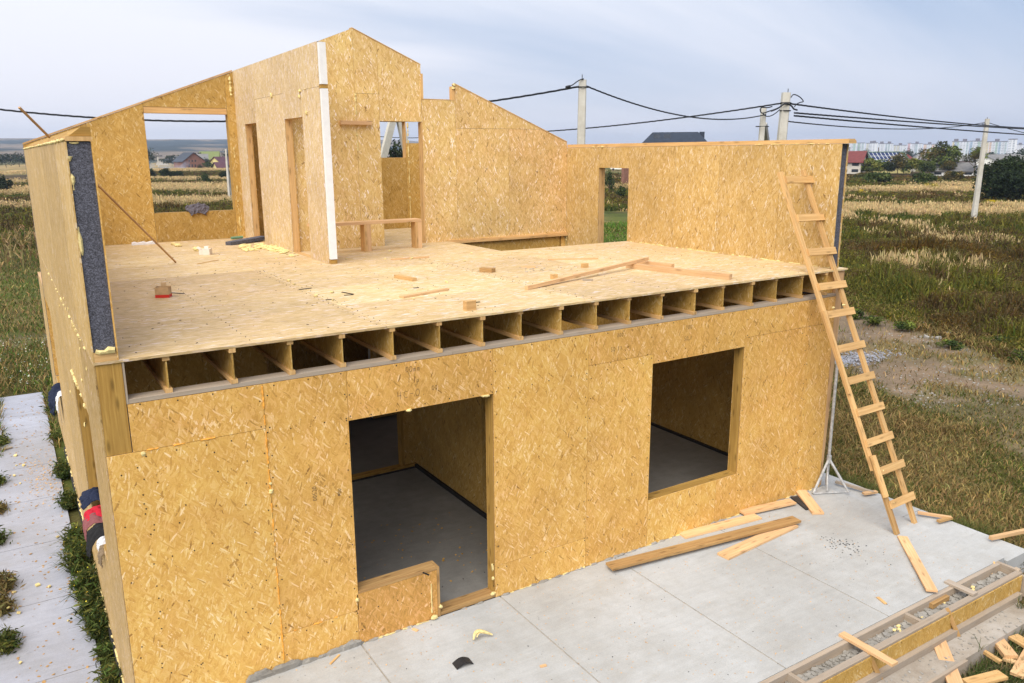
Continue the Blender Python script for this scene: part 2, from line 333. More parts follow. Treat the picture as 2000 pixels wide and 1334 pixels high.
# ------------------------------------------------------------------ terrain
def vn(x, y, s, seed=0):
    x = np.asarray(x, float) / s + seed * 17.31; y = np.asarray(y, float) / s + seed * 5.77
    xi = np.floor(x); yi = np.floor(y); fx = x - xi; fy = y - yi; fx = fx * fx * (3 - 2 * fx); fy = fy * fy * (3 - 2 * fy)
    def h(a, b):
        v = np.sin(a * 127.1 + b * 311.7 + seed * 74.7) * 43758.5453; return v - np.floor(v)
    return (h(xi, yi) * (1 - fx) + h(xi + 1, yi) * fx) * (1 - fy) + (h(xi, yi + 1) * (1 - fx) + h(xi + 1, yi + 1) * fx) * fy
def fbm(x, y, s, seed=0, o=4):
    t = 0; a = 1; n = 0
    for k in range(o): t = t + a * vn(x, y, s / 2 ** k, seed + k); n += a; a *= 0.5
    return t / n
def sst(x, a, b):
    t = np.clip((np.asarray(x, float) - a) / (b - a), 0, 1); return t * t * (3 - 2 * t)
def gz(x, y):
    x = np.asarray(x, float); y = np.asarray(y, float)
    r = np.hypot(x - CAM.x, y - CAM.y)
    z = -0.66 + 0.40 * sst(x, 0.5, 9.4)
    z = z - 0.16 * (1 - sst(y, -2.9, -2.2)) * (x > 4)
    z = z + (fbm(x, y, 9, 3) - 0.5) * 0.10 * sst(r, 10, 22) + (fbm(x, y, 40, 5) - 0.5) * 1.0 * sst(r, 60, 150)
    az = np.degrees(np.arctan2(x - CAM.x, y - CAM.y))
    hw = 0.10 + 0.90 * (1 - sst(az, 15, 45)); hw = np.where(az < -120, 0.1, hw)
    hill = (0.62 * sst(r, 1100, 3500) * (0.78 + 0.34 * fbm(x, y, 1000, 9, 4)) + 0.40 * sst(r, 500, 1300) * (fbm(x, y, 700, 12, 4) - 0.4)) * 95
    return z + hill * hw * sst(r, 500, 900)
DV = (0.534, 0.845)
def lawn(x, y):
    az = np.degrees(np.arctan2(x - CAM.x, y - CAM.y)); r = np.hypot(x - CAM.x, y - CAM.y) * (1 + .1 * (fbm(x, y, 6, 77) - .5)); return (az > 35) & (az < 45) & (r < 72) & (r > 20)
def zones(x, y):
    """how tan, brown, green and bare the ground is at x, y"""
    x = np.asarray(x, float); y = np.asarray(y, float)
    d = (x - CAM.x) * DV[0] + (y - CAM.y) * DV[1]; l = (x - CAM.x) * DV[1] - (y - CAM.y) * DV[0]
    j = (fbm(x, y, 7, 21) - 0.5); dj = d * (1 + 0.12 * j) + (fbm(x, y, 26, 22) - 0.5) * 0.13 * d
    s = (x - 19.5) * .905 - (y - 1.5) * .426 + j * 1.6
    right = sst(l, 2, 8)
    def band(v, a, b, e=0.06): return sst(v, a * (1 - e), a * (1 + e)) * (1 - sst(v, b * (1 - e), b * (1 + e)))
    nz = fbm(x, y, 5.5, 33)
    tanr = band(dj, 62, 73, .03) * sst(fbm(x, y, 3, 36), .36, .50) + band(dj, 106, 128) * sst(fbm(x, y, 16, 35), .42, .5) + band(dj, 42, 44.5, .03) * sst(l, 20, 24) * sst(nz, .36, .5) * sst(fbm(x, y, 2, 39), .36, .5) + 0.9 * band(dj, 34, 35.5, .03) * sst(nz, 0.46, 0.56) * sst(fbm(x, y, 1.5, 38), .42, .56) * sst(l, 14.5, 16) * (1 - sst(l, 18.8, 20.5)) + 0.6 * band(dj, 26, 27.5) * sst(nz, 0.54, 0.6) * sst(l, 14, 16) + .5 * sst(fbm(x, y, 4, 37), .68, .74) * sst(d, 30, 36)
    tanl = band(dj, 86, 93) + band(dj, 112, 136) + band(dj, 165, 180) + band(dj, 260, 340)
    brr = band(dj, 22, 59) * 0.75 + band(dj, 78, 104) + band(dj, 135, 205)
    brl = band(dj, 58, 86) + band(dj, 95, 106) + band(dj, 138, 160) + band(dj, 180, 248)
    tan = tanr * right + tanl * (1 - right); br = brr * right + brl * (1 - right)
    far_t = sst(d, 300, 420); tan = tan * (1 - far_t) + far_t * sst(fbm(x, y, 160, 41), 0.5, 0.6) * 0.7
    # bare ground: the gravel beside the house, the track to the left, the strip round the slab
    bare = band(s + 10, 5.6, 9.8, 0.05) * sst(x, 10, 12) * (1 - sst(y, 18, 30)) * sst(y, -25, -15) + 0.8 * band(y + j, 20.2, 22.2, 0.02) * (1 - sst(x, 6, 12)) * sst(nz, 0.38, 0.5)
    bare = bare * (1 - .55 * sst(fbm(x, y, 1.6, 44), .46, .60))
    bare = np.clip(bare + 0.7 * ((x > 4) & (y < -2.4)) * (1 - sst(s, -6, -3)) * sst(nz, .45, .55), 0, 1)
    lw = lawn(x, y); tan = np.where(lw, 0, tan); br = np.where(lw, 0, br)
    mow = lw | (s < -3.2) & (x > 9) & (y < 24) | ((x < 9) & (d < 48))
    return tan, br, bare, s, d, l, nz, mow
def terrain():
    na, nr = 900, 300
    th = np.linspace(0, 2 * np.pi, na, endpoint=False); rr = 0.4 * (9000 / 0.4) ** (np.arange(nr) / (nr - 1))
    cx, cy = 6.0, 4.0
    X = cx + np.outer(rr, np.sin(th)); Y = cy + np.outer(rr, np.cos(th)); Z = gz(X, Y)
    inside = (X > 0.1) & (X < 9.2) & (Y > -2.5) & (Y < 9.4); Z = np.where(inside, np.minimum(Z, -0.62), Z)
    V = np.stack([X, Y, Z], -1).reshape(-1, 3); V = np.vstack([V, [[cx, cy, -0.7]]])
    i = np.arange(nr - 1)[:, None] * na; k = np.arange(na)[None, :]; k2 = (k + 1) % na
    F = np.stack([i + k, i + k2, i + na + k2, i + na + k], -1).reshape(-1, 4)[:, ::-1]
    me = bpy.data.meshes.new('ground'); me.vertices.add(len(V)); me.vertices.foreach_set('co', V.ravel())
    nf = len(F); me.loops.add(nf * 4 + na * 3); me.polygons.add(nf + na)
    cap = np.stack([np.full(na, len(V) - 1), k2.ravel(), k.ravel()], -1)
    me.loops.foreach_set('vertex_index', np.concatenate([F.ravel(), cap.ravel()]))
    me.polygons.foreach_set('loop_start', np.concatenate([np.arange(nf) * 4, nf * 4 + np.arange(na) * 3]))
    me.update(calc_edges=True); me.validate()
    me.polygons.foreach_set('use_smooth', np.ones(nf + na, bool))
    tan, br, bare, s, d, l, nz, mow = zones(V[:, 0], V[:, 1])
    green = np.array([0.062, 0.076, 0.018]); gr2 = np.array([0.105, 0.090, 0.035]); brown = np.array([0.065, 0.046, 0.022]); tn = np.array([0.36, 0.255, 0.115]); dirt = np.array([0.155, 0.118, 0.082])
    g = sst(fbm(V[:, 0], V[:, 1], 3.5, 51), .4, .62)[:, None]; c = green * (1 - g) + gr2 * g
    c = c * (1 - np.clip(br, 0, 1)[:, None]) + brown * np.clip(br, 0, 1)[:, None]
    t = np.clip(tan, 0, 1)[:, None]; c = c * (1 - t) + tn * t; bb = bare[:, None]; c = c * (1 - bb) + dirt * bb
    f = sst(d, 450, 900)[:, None]; w = sst(fbm(V[:, 0], V[:, 1], 190, 61, 5), .47, .52)[:, None]; c = c * (1 - f) + f * (np.array([0.012, 0.02, 0.016]) * w + np.array([0.17, 0.125, 0.08]) * (1 - w))
    a = me.color_attributes.new('Col', 'FLOAT_COLOR', 'POINT'); a.data.foreach_set('color', np.hstack([c, np.ones((len(c), 1))]).ravel())
    m, nt, N, L, b = newmat('soil_and_grass')
    at_ = N.new('ShaderNodeAttribute'); at_.attribute_name = 'Col'; tc = N.new('ShaderNodeTexCoord').outputs['Object']
    n1 = noise(N, L, tc, 0.9, 8, 0.7); n2 = noise(N, L, tc, 14, 5, 0.7); n0 = noise(N, L, mapping(N, L, tc, (.05, .12, 1), R(-20)), 1.0, 9, 0.72, .5)
    col = mixc(N, L, 0.85, at_.outputs['Color'], ramp(N, L, n0.outputs[0], [(.36, (.12, .14, .10)), (.5, (.5, .5, .5)), (.64, (.86, .80, .78))]), 'OVERLAY'); col = mixc(N, L, 0.55, col, n1.outputs[0], 'OVERLAY'); col = mixc(N, L, 0.6, col, n2.outputs[0], 'OVERLAY')
    L.new(col, b.inputs['Base Color']); b.inputs['Roughness'].default_value = 0.95; b.inputs['Specular IOR Level'].default_value = 0.1
    bump(N, L, b, n2.outputs[0], 0.5, 0.04)
    me.materials.append(m); o = bpy.data.objects.new('ground', me); COL.objects.link(o); tag(o, kind='structure')
terrain()

# ------------------------------------------------------------------ vegetation meshes (numpy)
def fast_mesh(name, V, F, C, mat):
    """V n*3, F m*k (k = 3 or 4), C per vertex colour"""
    me = bpy.data.meshes.new(name); me.vertices.add(len(V)); me.vertices.foreach_set('co', np.asarray(V, np.float32).ravel())
    k = F.shape[1]; me.loops.add(F.size); me.polygons.add(len(F)); me.loops.foreach_set('vertex_index', F.ravel().astype(np.int32))
    me.polygons.foreach_set('loop_start', (np.arange(len(F)) * k).astype(np.int32)); me.update(calc_edges=True)
    a = me.color_attributes.new('Col', 'FLOAT_COLOR', 'POINT'); a.data.foreach_set('color', np.hstack([C, np.ones((len(C), 1))]).astype(np.float32).ravel())
    me.materials.append(mat); o = bpy.data.objects.new(name, me); COL.objects.link(o); return o
def blades(P, h, w, lean, C, curl=0.35):
    """one bent, tapering blade per row of P: 5 vertices, 3 triangles"""
    n = len(P); a = rng.uniform(0, 2 * np.pi, n); b = rng.uniform(0, 2 * np.pi, n)
    side = np.stack([np.cos(a), np.sin(a), np.zeros(n)], 1) * w[:, None] / 2; dr = np.stack([np.cos(b), np.sin(b), np.zeros(n)], 1) * (h * lean)[:, None]
    up = np.zeros((n, 3)); up[:, 2] = 1
    m = P + up * (h * .58)[:, None] + dr * .45; t = P + up * (h * (1 - curl * lean))[:, None] + dr
    V = np.stack([P - side, P + side, m - side * .75, m + side * .75, t], 1).reshape(-1, 3)
    i = np.arange(n)[:, None] * 5; F = np.concatenate([i + [0, 1, 3], i + [0, 3, 2], i + [2, 3, 4]], 1).reshape(-1, 3)
    return V, F, np.repeat(C, 5, 0)
def leaves(P, size, C, flat=0.0, asp=0.55):
    n = len(P); d = rng.normal(size=(n, 3)); d[:, 2] *= 0.7; d /= np.linalg.norm(d, axis=1)[:, None]
    e = rng.normal(size=(n, 3)); e -= (e * d).sum(1)[:, None] * d; e /= np.linalg.norm(e, axis=1)[:, None]
    s = size[:, None]; V = np.stack([P - d * s * .5, P + e * s * asp * .5, P + d * s * .5, P - e * s * asp * .5], 1).reshape(-1, 3)
    i = np.arange(n)[:, None] * 4; return V, i + np.arange(4)[None, :], np.repeat(C, 4, 0)
def join(parts):
    V = []; F = []; C = []; o = 0
    for v, f, c in parts: V.append(v); F.append(f + o); C.append(c); o += len(v)
    return np.vstack(V), np.vstack(F), np.vstack(C)
def vary(c, n, s=0.22, hue=0.08):
    c = np.asarray(c, float); k = np.exp(rng.normal(0, s, (n, 1))); return np.clip(c * k * (1 + rng.normal(0, hue, (n, 3))), 0.004, 0.9)
def blocked(x, y, m=0.0):
    b = (x > -0.05 - m) & (x < 9.5 + m) & (y > -2.4 - m) & (y < 12.4 + m)
    b |= (x > -1.0) & (x < -0.16 - m) & (y > -5) & (y < 14.6)
    b |= (x > 9.2) & (x < 10.0) & (y > -2.5) & (y < 0.5)
    return b
def scatter(n, a0, a1, r0, r1, p=1.0):
    """points in the wedge the photo looks over, density falling with distance"""
    az = np.radians(rng.uniform(a0, a1, n)); u = rng.uniform(0, 1, n) ** p; r = r0 * (r1 / r0) ** u
    return CAM.x + r * np.sin(az), CAM.y + r * np.cos(az), r
def field_plants():
    tall = []; tans = []; short = []
    # short grass and ground cover
    for (n, a0, a1, r0, r1) in ((150000, 45, 72, 10, 34), (60000, -10, 8, 17, 60), (60000, 34, 46, 20, 60)):
        x, y, r = scatter(n, a0, a1, r0, r1); tan, br, bare, s, d, l, nz, mow = zones(x, y)
        keep = ~blocked(x, y) & (rng.uniform(0, 1, n) > bare * 0.9) & ((r < 34) | lawn(x, y) | (x < 3)) & (rng.uniform(0, 1, n) < np.where(mow, 0.45 + 0.8 * nz, 0.6)); x, y, r, nz, bare, tan, mow = [q[keep] for q in (x, y, r, nz, bare, tan, mow)]; m = len(x)
        h = rng.uniform(0.04, 0.13, m) * (1 + 0.02 * r) * np.where(nz > 0.55, 1.7, 1) * np.where(bare > .3, .6, 1); w = 0.006 + 0.0006 * r
        lw = lawn(x, y); g = vary((0.078, 0.094, 0.018), m) * np.where(lw | (x < 3), 1.0, 1.0)[:, None] * np.where(lw[:, None], [1.15, 1.75, 1.2], [1, 1, 1]) * np.where((x < 3)[:, None], [.95, 1.2, 1], [1, 1, 1]); dr = vary((0.235, 0.17, 0.065), m, .3); pick = (rng.uniform(0, 1, m) < 0.46 + 0.42 * sst(vn(x, y, 2.2, 71), .3, .6) * (x > 4) * ~lw + .06)[:, None] & ~(lw & (rng.uniform(0, 1, m) < .7))[:, None]
        P = np.stack([x, y, gz(x, y) - 0.01], 1); short.append(blades(P, h, w * rng.uniform(.7, 1.5, m), rng.uniform(.3, 1.3, m), np.where(pick, dr, g)))
    o = fast_mesh('grass', *join(short), LEAF); tag(o, 'short mixed green and dry grass around the house', 'grass', kind='stuff')
    # tall weeds
    for (n, a0, a1, r0, r1) in ((135000, 46, 72, 22, 190), (26000, -10, 4, 24, 220), (60000, 6, 15, 34, 300), (50000, 15, 47, 28, 200)):
        x, y, r = scatter(n, a0, a1, r0, r1); tan, br, bare, s, d, l, nz, mow = zones(x, y)
        keep = ~blocked(x, y, .5) & (bare < 0.3) & ~mow & ((s > 0) | (x < 12) | (y > 24)); x, y, r, tan, nz, br, s = [q[keep] for q in (x, y, r, tan, nz, br, s)]; m = len(x)
        pl = .5 * vn(x, y, 1.3, 81) + .5 * vn(x, y, 4.5, 83); pick = rng.uniform(0, 1, m)
        hh = (0.30 + 0.45 * vn(x, y, 3.1, 82) + .45 * sst(vn(x, y, 1.1, 85), .55, .9)) * np.where((x > 12) & (y < 24), sst(s, -0.3, 3) * .75 + .25, .8) * np.where(r > 90, .8, 1)
        k = 3; X = np.repeat(x, k) + rng.normal(0, .10, m * k); Y = np.repeat(y, k) + rng.normal(0, .10, m * k); H = np.repeat(hh, k) * rng.uniform(.4, 1.1, m * k); Rr = np.repeat(r, k)
        wet = vary((0.058, 0.074, 0.014), m * k, .3); brn = vary((0.088, 0.062, 0.025), m * k, .3); olv = vary((0.115, 0.108, 0.020), m * k, .3); rst = vary((0.10, 0.062, 0.012), m * k, .25)
        q = np.repeat(pl, k) * 0.8 + rng.uniform(0, .25, m * k) + .25 * np.repeat(np.clip(br, 0, 1), k); C = np.where((q < .50)[:, None], wet, np.where((q < .72)[:, None], olv, np.where((q < .9)[:, None], brn, rst)))
        ylw = rng.uniform(0, 1, m * k) < .5 * sst(np.repeat(vn(x, y, .9, 84), k), .72, .9); C = np.where(ylw[:, None], vary((0.15, 0.14, 0.015), m * k, .25), C)
        tp = rng.uniform(0, 1, m * k) < np.repeat(tan, k) * .75; C = np.where(tp[:, None], vary((0.42, 0.31, 0.15), m * k, .18), C)
        P = np.stack([X, Y, gz(X, Y) - .02], 1); tall.append(blades(P, H, (0.012 + 0.0012 * Rr) * rng.uniform(.7, 1.8, m * k), rng.uniform(.05, .6, m * k), C, .2))
        # leafy bits along the stems give the weeds body
        k2 = 3; X2 = np.repeat(X, k2) + rng.normal(0, .07, m * k * k2); Y2 = np.repeat(Y, k2) + rng.normal(0, .07, m * k * k2); hz = np.repeat(H, k2) * rng.uniform(.25, .95, m * k * k2); R2 = np.repeat(Rr, k2)
        sel = rng.uniform(0, 1, len(X2)) < .55; P2 = np.stack([X2, Y2, gz(X2, Y2) + hz], 1)[sel]; sz = (0.022 + 0.0016 * R2[sel]) * rng.uniform(.6, 1.5, sel.sum())
        v, f, c = leaves(P2, sz, np.repeat(C, k2, 0)[sel] * rng.uniform(.8, 1.25, (sel.sum(), 1)), asp=.45)
        f3 = np.concatenate([f[:, [0, 1, 2]], f[:, [0, 2, 3]]], 0); tall.append((v, f3, c))
    o = fast_mesh('weeds', *join(tall), LEAF); tag(o, 'tall olive and brown weeds covering the field beyond the house', 'weeds', kind='stuff')
    # tan reed grass with plumes
    for (n, a0, a1, r0, r1) in ((380000, 46, 72, 25, 150), (60000, -8, 4, 80, 330), (150000, 6, 15, 80, 340), (60000, 15, 47, 55, 240)):
        x, y, r = scatter(n, a0, a1, r0, r1); tan, br, bare, s, d, l, nz, mow = zones(x, y)
        keep = (rng.uniform(0, 1, n) < tan ** 1.5) & ~mow & ~blocked(x, y, .5) & (rng.uniform(0, 1, n) < .35 + .9 * sst(vn(x, y, 1.7, 91), .3, .7)); x, y, r = x[keep], y[keep], r[keep]; m = len(x)
        H = rng.uniform(.35, .75, m) * np.where(r < 45, 1.25, 1); C = vary((0.50, 0.375, 0.19), m, .18, .04)
        P = np.stack([x, y, gz(x, y)], 1); tans.append(blades(P, H, (0.005 + 0.0006 * r), rng.uniform(.02, .25, m), C * .85, .1))
        T = P.copy(); T[:, 2] += H * rng.uniform(.72, .9, m); tans.append(blades(T, H * .30, (0.014 + 0.0009 * r), rng.uniform(.1, .5, m), C * 1.12, .2))
    o = fast_mesh('reed_grass', *join(tans), TAN); tag(o, 'tan feathery reed grass standing in bands across the field', 'reed grass', kind='stuff')
field_plants()

def crown(name, parent, c, rad, n, size, cols, clump=16, seed=0, hollow=.35, mat=None):
    """leaf-sized faces gathered in clumps over an uneven crown"""
    c = np.array(c, float); rad = np.array(rad, float)
    d = rng.normal(size=(clump, 3)); d /= np.linalg.norm(d, axis=1)[:, None]; d[:, 2] = np.where(d[:, 2] < -.85, -d[:, 2], d[:, 2])
    cc = c + d * rad * rng.uniform(.30, .80, (clump, 1)); cr = rng.uniform(.32, .56, clump) * rad.mean(); pick = rng.integers(0, clump, n)
    q = rng.normal(size=(n, 3)); q /= np.linalg.norm(q, axis=1)[:, None]; q *= (rng.uniform(hollow, 1, (n, 1)) ** .6)
    P = cc[pick] + q * cr[pick][:, None] * (rad / rad.mean()) * .9
    cl = np.array(cols)[rng.integers(0, len(cols), clump)]; C = np.clip(cl[pick] * np.exp(rng.normal(0, .28, (n, 1))), .004, .8)
    v, f, cv = leaves(P, size * rng.uniform(.6, 1.4, n), C, asp=.7); o = fast_mesh(name, v, f, cv, mat or LEAF)
    par(o, parent); return o
def tree(kind, label, px, ytop, ybase, wpx, cols, dist=None, group=None, trunk=.25, n=1500, cat='tree', squat=1.0, zb=None, leaf=None, clump=16):
    b = at(px, ybase, 2, -0.55) if dist is None else far(px, ybase, dist)
    r = math.hypot(b.x - CAM.x, b.y - CAM.y); g = float(gz(b.x, b.y)); b = Vector((b.x, b.y, g))
    top = far(px, ytop, r).z; sc = r / FPX * (1.12 if cat != 'tree' else 1.32); w = wpx * sc / 2; h = top - g
    t = thing(kind, label, cat, b, group)
    if cat == 'bush': h *= 1.3
    if cat == 'goldenrod': h *= 1.7
    c0 = h * trunk; m = MB(); tw = max(.03, h * .022)
    lean = Vector((random.uniform(-.05, .05) * h, random.uniform(-.05, .05) * h, 0))
    m.tube([b - Vector((0, 0, .2)), b + Vector((0, 0, h * .3)) + lean * .5, b + Vector((0, 0, h * .8)) + lean], [tw, tw * .7, tw * .25], 6)
    for k in range(5):
        a = random.uniform(0, 6.28); z0 = h * random.uniform(max(.12, trunk * .8), .55); e = b + lean * .6 + Vector((math.cos(a) * w * .7, math.sin(a) * w * .7, min(h * .9, z0 + h * .25)))
        m.tube([b + lean * .4 + Vector((0, 0, z0)), e], [tw * .5, tw * .12], 5)
    m.build('trunk' if cat == 'tree' else 'stem', BARK, t)
    crown('crown' if cat == 'tree' else 'foliage', t, b + lean * .5 + Vector((0, 0, (c0 + h) / 2 * (1 if cat == 'tree' else .82))), (w, w * .9, (h - c0) / 2), n, leaf or max(.10, w * (.11 if cat == 'tree' else .15)), cols, clump)
    return t
G1 = [(0.05, 0.075, 0.02), (0.035, 0.055, 0.018), (0.08, 0.10, 0.025)]; G2 = [(0.13, 0.16, 0.03), (0.10, 0.13, 0.03), (0.17, 0.17, 0.035)]
G3 = [(0.02, 0.032, 0.014), (0.03, 0.045, 0.016), (0.022, 0.03, 0.012)]; G4 = [(0.06, 0.065, 0.022), (0.10, 0.08, 0.025), (0.045, 0.05, 0.018), (0.13, 0.10, 0.03)]; YL = [(0.55, 0.40, 0.02), (0.42, 0.33, 0.03), (0.22, 0.22, 0.03)]

# ------------------------------------------------------------------ slabs
SAND = plain('joint_sand', (0.33, 0.30, 0.26), .9, 14, .3)
def slab(name, x0, x1, y0, y1, ztop, thick, mat, seams_x=(), seams_y=(), g=0.012):
    m = MB(); xs = [x0] + list(seams_x) + [x1]; ys = [y0] + list(seams_y) + [y1]
    for i in range(len(xs) - 1):
        for k in range(len(ys) - 1):
            m.box(xs[i] + (g / 2 if i else 0), xs[i + 1] - (g / 2 if i < len(xs) - 2 else 0), ys[k] + (g / 2 if k else 0), ys[k + 1] - (g / 2 if k < len(ys) - 2 else 0), ztop - thick, ztop)
    j = MB(); j.box(x0 + .02, x1 - .02, y0 + .02, y1 - .02, ztop - thick - .05, ztop - 0.007); tag(j.build(name + '_joint', SAND), kind='structure')
    o = m.build(name, mat); tag(o, kind='structure'); return o
slab('patio', 0.0, 9.38, -2.60, -0.003, 0.0, 0.5, CON, (2.07, 3.73, 5.37, 7.02), (), .017)
slab('patio_strip', 9.425, 9.93, -2.62, 0.42, -0.055, 0.4, CON, (), (-1.2,))
slab('path', -1.55, -0.17, -5.0, 14.5, -0.62, 0.25, CONP, (), (-3.3, -1.5, .3, 2.1, 3.9, 5.7, 7.5, 9.2, 11, 12.7), .016)
m = MB(); m.box(0.02, 9.28, 0.0, 9.55, -0.75, -0.02); m.box(0.02, 2.0, 9.55, 12.3, -0.75, -0.02)
tag(m.build('foundation', CONF), kind='structure')

# ------------------------------------------------------------------ the house
HOUSE = thing('timber_panel_house', 'half-built two-storey house of orange-brown strand board panels, roofless with an open upper floor', 'house', (0, 0, 0))
ZD = 3.25; T = 0.011; TH = 0.17
def hpart(name, mb, mat, parent=HOUSE, label=None):
    o = mb.build(name, mat, parent)
    if label: o['label'] = label
    return o
def to3(ax, c, u, z): return (u, c, z) if ax == 1 else (c, u, z)
def wall(name, ax, c0, c1, sheets, core=EPSG, mat=OSB, mat_in=None, label=None, gap=.004, corein=0.006, coremin=None, coremax=None):
    """panel wall: ax = normal axis, c0 outer skin, c1 inner skin, sheets = polygons in (u, z)"""
    s = 1 if c1 > c0 else -1; m = MB(); mi = MB(); k = MB()
    V = (0, s * T, 0) if ax == 1 else (s * T, 0, 0)
    for sh in sheets:
        cu = sum(p[0] for p in sh) / len(sh); cz = sum(p[1] for p in sh) / len(sh)
        def shr(g): return [(u + (g if u < cu else -g), z + (g if z < cz else -g)) for u, z in sh]
        a = shr(gap / 2)
        m.prism([to3(ax, c0, u, z) for u, z in a], V)
        mi.prism([to3(ax, c1 - s * T, u, z) for u, z in a], V)
        kk = shr(0.0)
        kk = [(min(max(u, coremin if coremin is not None else -99), coremax if coremax is not None else 99), z) for u, z in kk]
        W = abs(c1 - c0) - 2 * T - .002
        k.prism([to3(ax, c0 + s * (T + .001), u, z - (0.001 if z > cz else -0.001)) for u, z in kk], (0, s * W, 0) if ax == 1 else (s * W, 0, 0))
    o = hpart(name, m, mat, HOUSE, label); hpart('inner_sheathing', mi, mat_in or mat, o); hpart('insulation_core', k, core, o)
    return o
def rc(u0, u1, z0, z1): return [(u0, z0), (u1, z0), (u1, z1), (u0, z1)]
def frame(parent, ax, c0, c1, u0, u1, z0, z1, mat=TIM, t=.04, sides='lrtb', ins=.0125, name='window_frame'):
    lo, hi = min(c0, c1) + ins, max(c0, c1) - ins
    def bx(nm, a, b, c, d): m = MB(); m.box(*((a, b, lo, hi) if ax == 1 else (lo, hi, a, b)), c, d, grain=-1); hpart(nm, m, mat, parent)
    tl = t + .001 if 't' in sides else 0; bl = t + .001 if 'b' in sides else 0
    e = .002; tl = -t if 't' in sides else 0
    if 'l' in sides: bx('jamb', u0 - t, u0 + e, z0, z1)
    if 'r' in sides: bx('jamb', u1 - e, u1 + t, z0, z1)
    if 't' in sides: bx('lintel', u0 + e + .0005, u1 - e - .0005, z1 - e, z1 + t)
    if 'b' in sides: bx('sill', u0 + e + .0005, u1 - e - .0005, z0 - t, z0 + e)

# ground floor, front wall (outer face y = 0)
fw = wall('front_wall', 1, 0.0, TH, [
    rc(.005, 1.295, -.02, 2.455), rc(.205, 1.295, 2.455, 2.87),
    rc(1.295, 2.075, .38, 2.87), rc(1.295, 2.06, 0.0, .38),
    rc(2.075, 3.675, 2.38, 2.87), rc(2.06, 2.955, .0, .555),
    rc(3.675, 4.935, .38, 2.87), rc(3.675, 4.935, .0, .38),
    rc(4.935, 5.905, 2.5, 2.87), rc(4.935, 5.905, .0, 2.5),
    rc(5.905, 7.49, 2.38, 2.87), rc(5.905, 7.1, .0, .615), rc(7.1, 7.49, 0, .615),
    rc(7.49, 8.75, .0, 2.5), rc(8.75, 9.29, .0, 2.5), rc(7.49, 9.29, 2.5, 2.87)], label='orange strand board front wall with two dark openings')
frame(fw, 1, 0, TH, 3.0, 3.675, 0.0, 2.38, TIMD, t=.06, sides='r', name='door_jamb')
m = MB(); m.box(2.02, 2.077, .0125, TH - .0125, .57, 2.379, grain=-1); hpart('door_jamb', m, TIMD, fw)
m = MB(); m.box(2.06, 2.955, -.002 + .004, TH - .003, .557, .585, grain=-1); m.box(2.957, 2.985, .002, TH - .004, .0, .585, grain=2); hpart('sill', m, TIMR, fw)
m = MB(); m.box(2.992, 3.672, .01, TH, .002, .042, grain=-1); hpart('threshold', m, TIMR, fw)
frame(fw, 1, 0, TH, 5.905, 7.49, .615, 2.38, TIMD, t=.055, sides='lrb')
# foam beads, screws and pencil on the front wall
def bead(parent, pts, r, mat=FOAM, step=.03, jit=.5, skip=0.0, name='foam_seam'):
    m = MB(); 
    for a, b in zip(pts[:-1], pts[1:]):
        a, b = Vector(a), Vector(b); n = max(2, int((b - a).length / step)); run = []
        for i in range(n + 1):
            p = a.lerp(b, i / n) + Vector([random.uniform(-1, 1) * r * .35 for _ in range(3)])
            if random.random() < skip:
                if len(run) > 1: m.tube([q[0] for q in run], [q[1] for q in run], 6)
                run = []
            else: run.append((p, r * random.uniform(1 - jit, 1 + jit)))
        if len(run) > 1: m.tube([q[0] for q in run], [q[1] for q in run], 6)
    return hpart(name, m, mat, parent)
bead(fw, [(1.295, -.002, .1), (1.295, -.002, 2.85)], .006, FOAMO, .03, .7, .12, 'orange_foam_seam')
bead(fw, [(1.35, -.001, .38), (2.0, -.001, .38)], .005, FOAMO, .03, .8, .3, 'orange_foam_seam')
bead(fw, [(.25, -.001, 2.455), (.95, -.001, 2.457)], .005, FOAMO, .03, .8, .35, 'orange_foam_seam')
bead(fw, [(1.75, -.012, .003), (2.9, -.012, .004)], .009, FOAM, .03, .6, .1)
bead(fw, [(2.88, -.006, .08), (2.88, -.004, .42)], .007, FOAM, .03, .4)
bead(fw, [(3.75, -.008, .004), (9.1, -.01, .004)], .008, FOAM, .04, .7, .35)
m = MB(); m.blob((2.90, -.025, .03), .032, (1.2, .8, .75)); m.blob((2.985, -.005, .12), .022); m.blob((3.65, .01, .05), .025, (1.4, 1, .8)); m.blob((3.672, .05, .35), .022, (.6, 1, 2)); m.blob((3.672, .04, .22), .022)
m.blob((2.06, -.004, .5), .02); m.blob((2.7, -.002, 2.375), .022, (1.6, 1, .7)); m.blob((3.58, -.002, 2.375), .02, (3, 1, .6)); m.blob((1.298, -.004, 1.85), .022); m.blob((1.298, -.004, 1.93), .014); m.blob((.28, -.002, 2.43), .02, (1, .5, 1)); hpart('foam_blob', m, FOAM, fw)
m = MB()
def screws(m, y, pts):
    for x, z in pts: m.tube([(x, y, z), (x, y - .0025, z)], .0065, 6)
pts = []
for x in (1.265, 1.325, 2.045, 2.10, 3.645, 3.705, 4.905, 4.965, 5.875, 7.52, 8.72, 8.78):
    z = .15
    while z < 2.8:
        if not (2.08 < x < 3.66 and .56 < z < 2.38): pts.append((x + random.uniform(-.01, .01), z)); 
        z += random.uniform(.2, .3)
for z in (2.85, 2.41, 2.5, .35):
    x = .3
    while x < 9.2:
        if not ((2.07 < x < 3.68 and .56 < z < 2.38)) and not (z == 2.5 and x < 4.9): pts.append((x, z + random.uniform(-.01, .01)))
        x += random.uniform(.2, .32)
for k in range(22): pts.append((random.choice((.09, .25)) + random.uniform(-.02, .02), .2 + k * .10 + random.uniform(-.03, .03)))
for k in range(26): pts.append((random.uniform(.15, 1.2), random.uniform(.2, 2.4)))
screws(m, -.0005, pts); hpart('screw_heads', m, SCREW, fw)
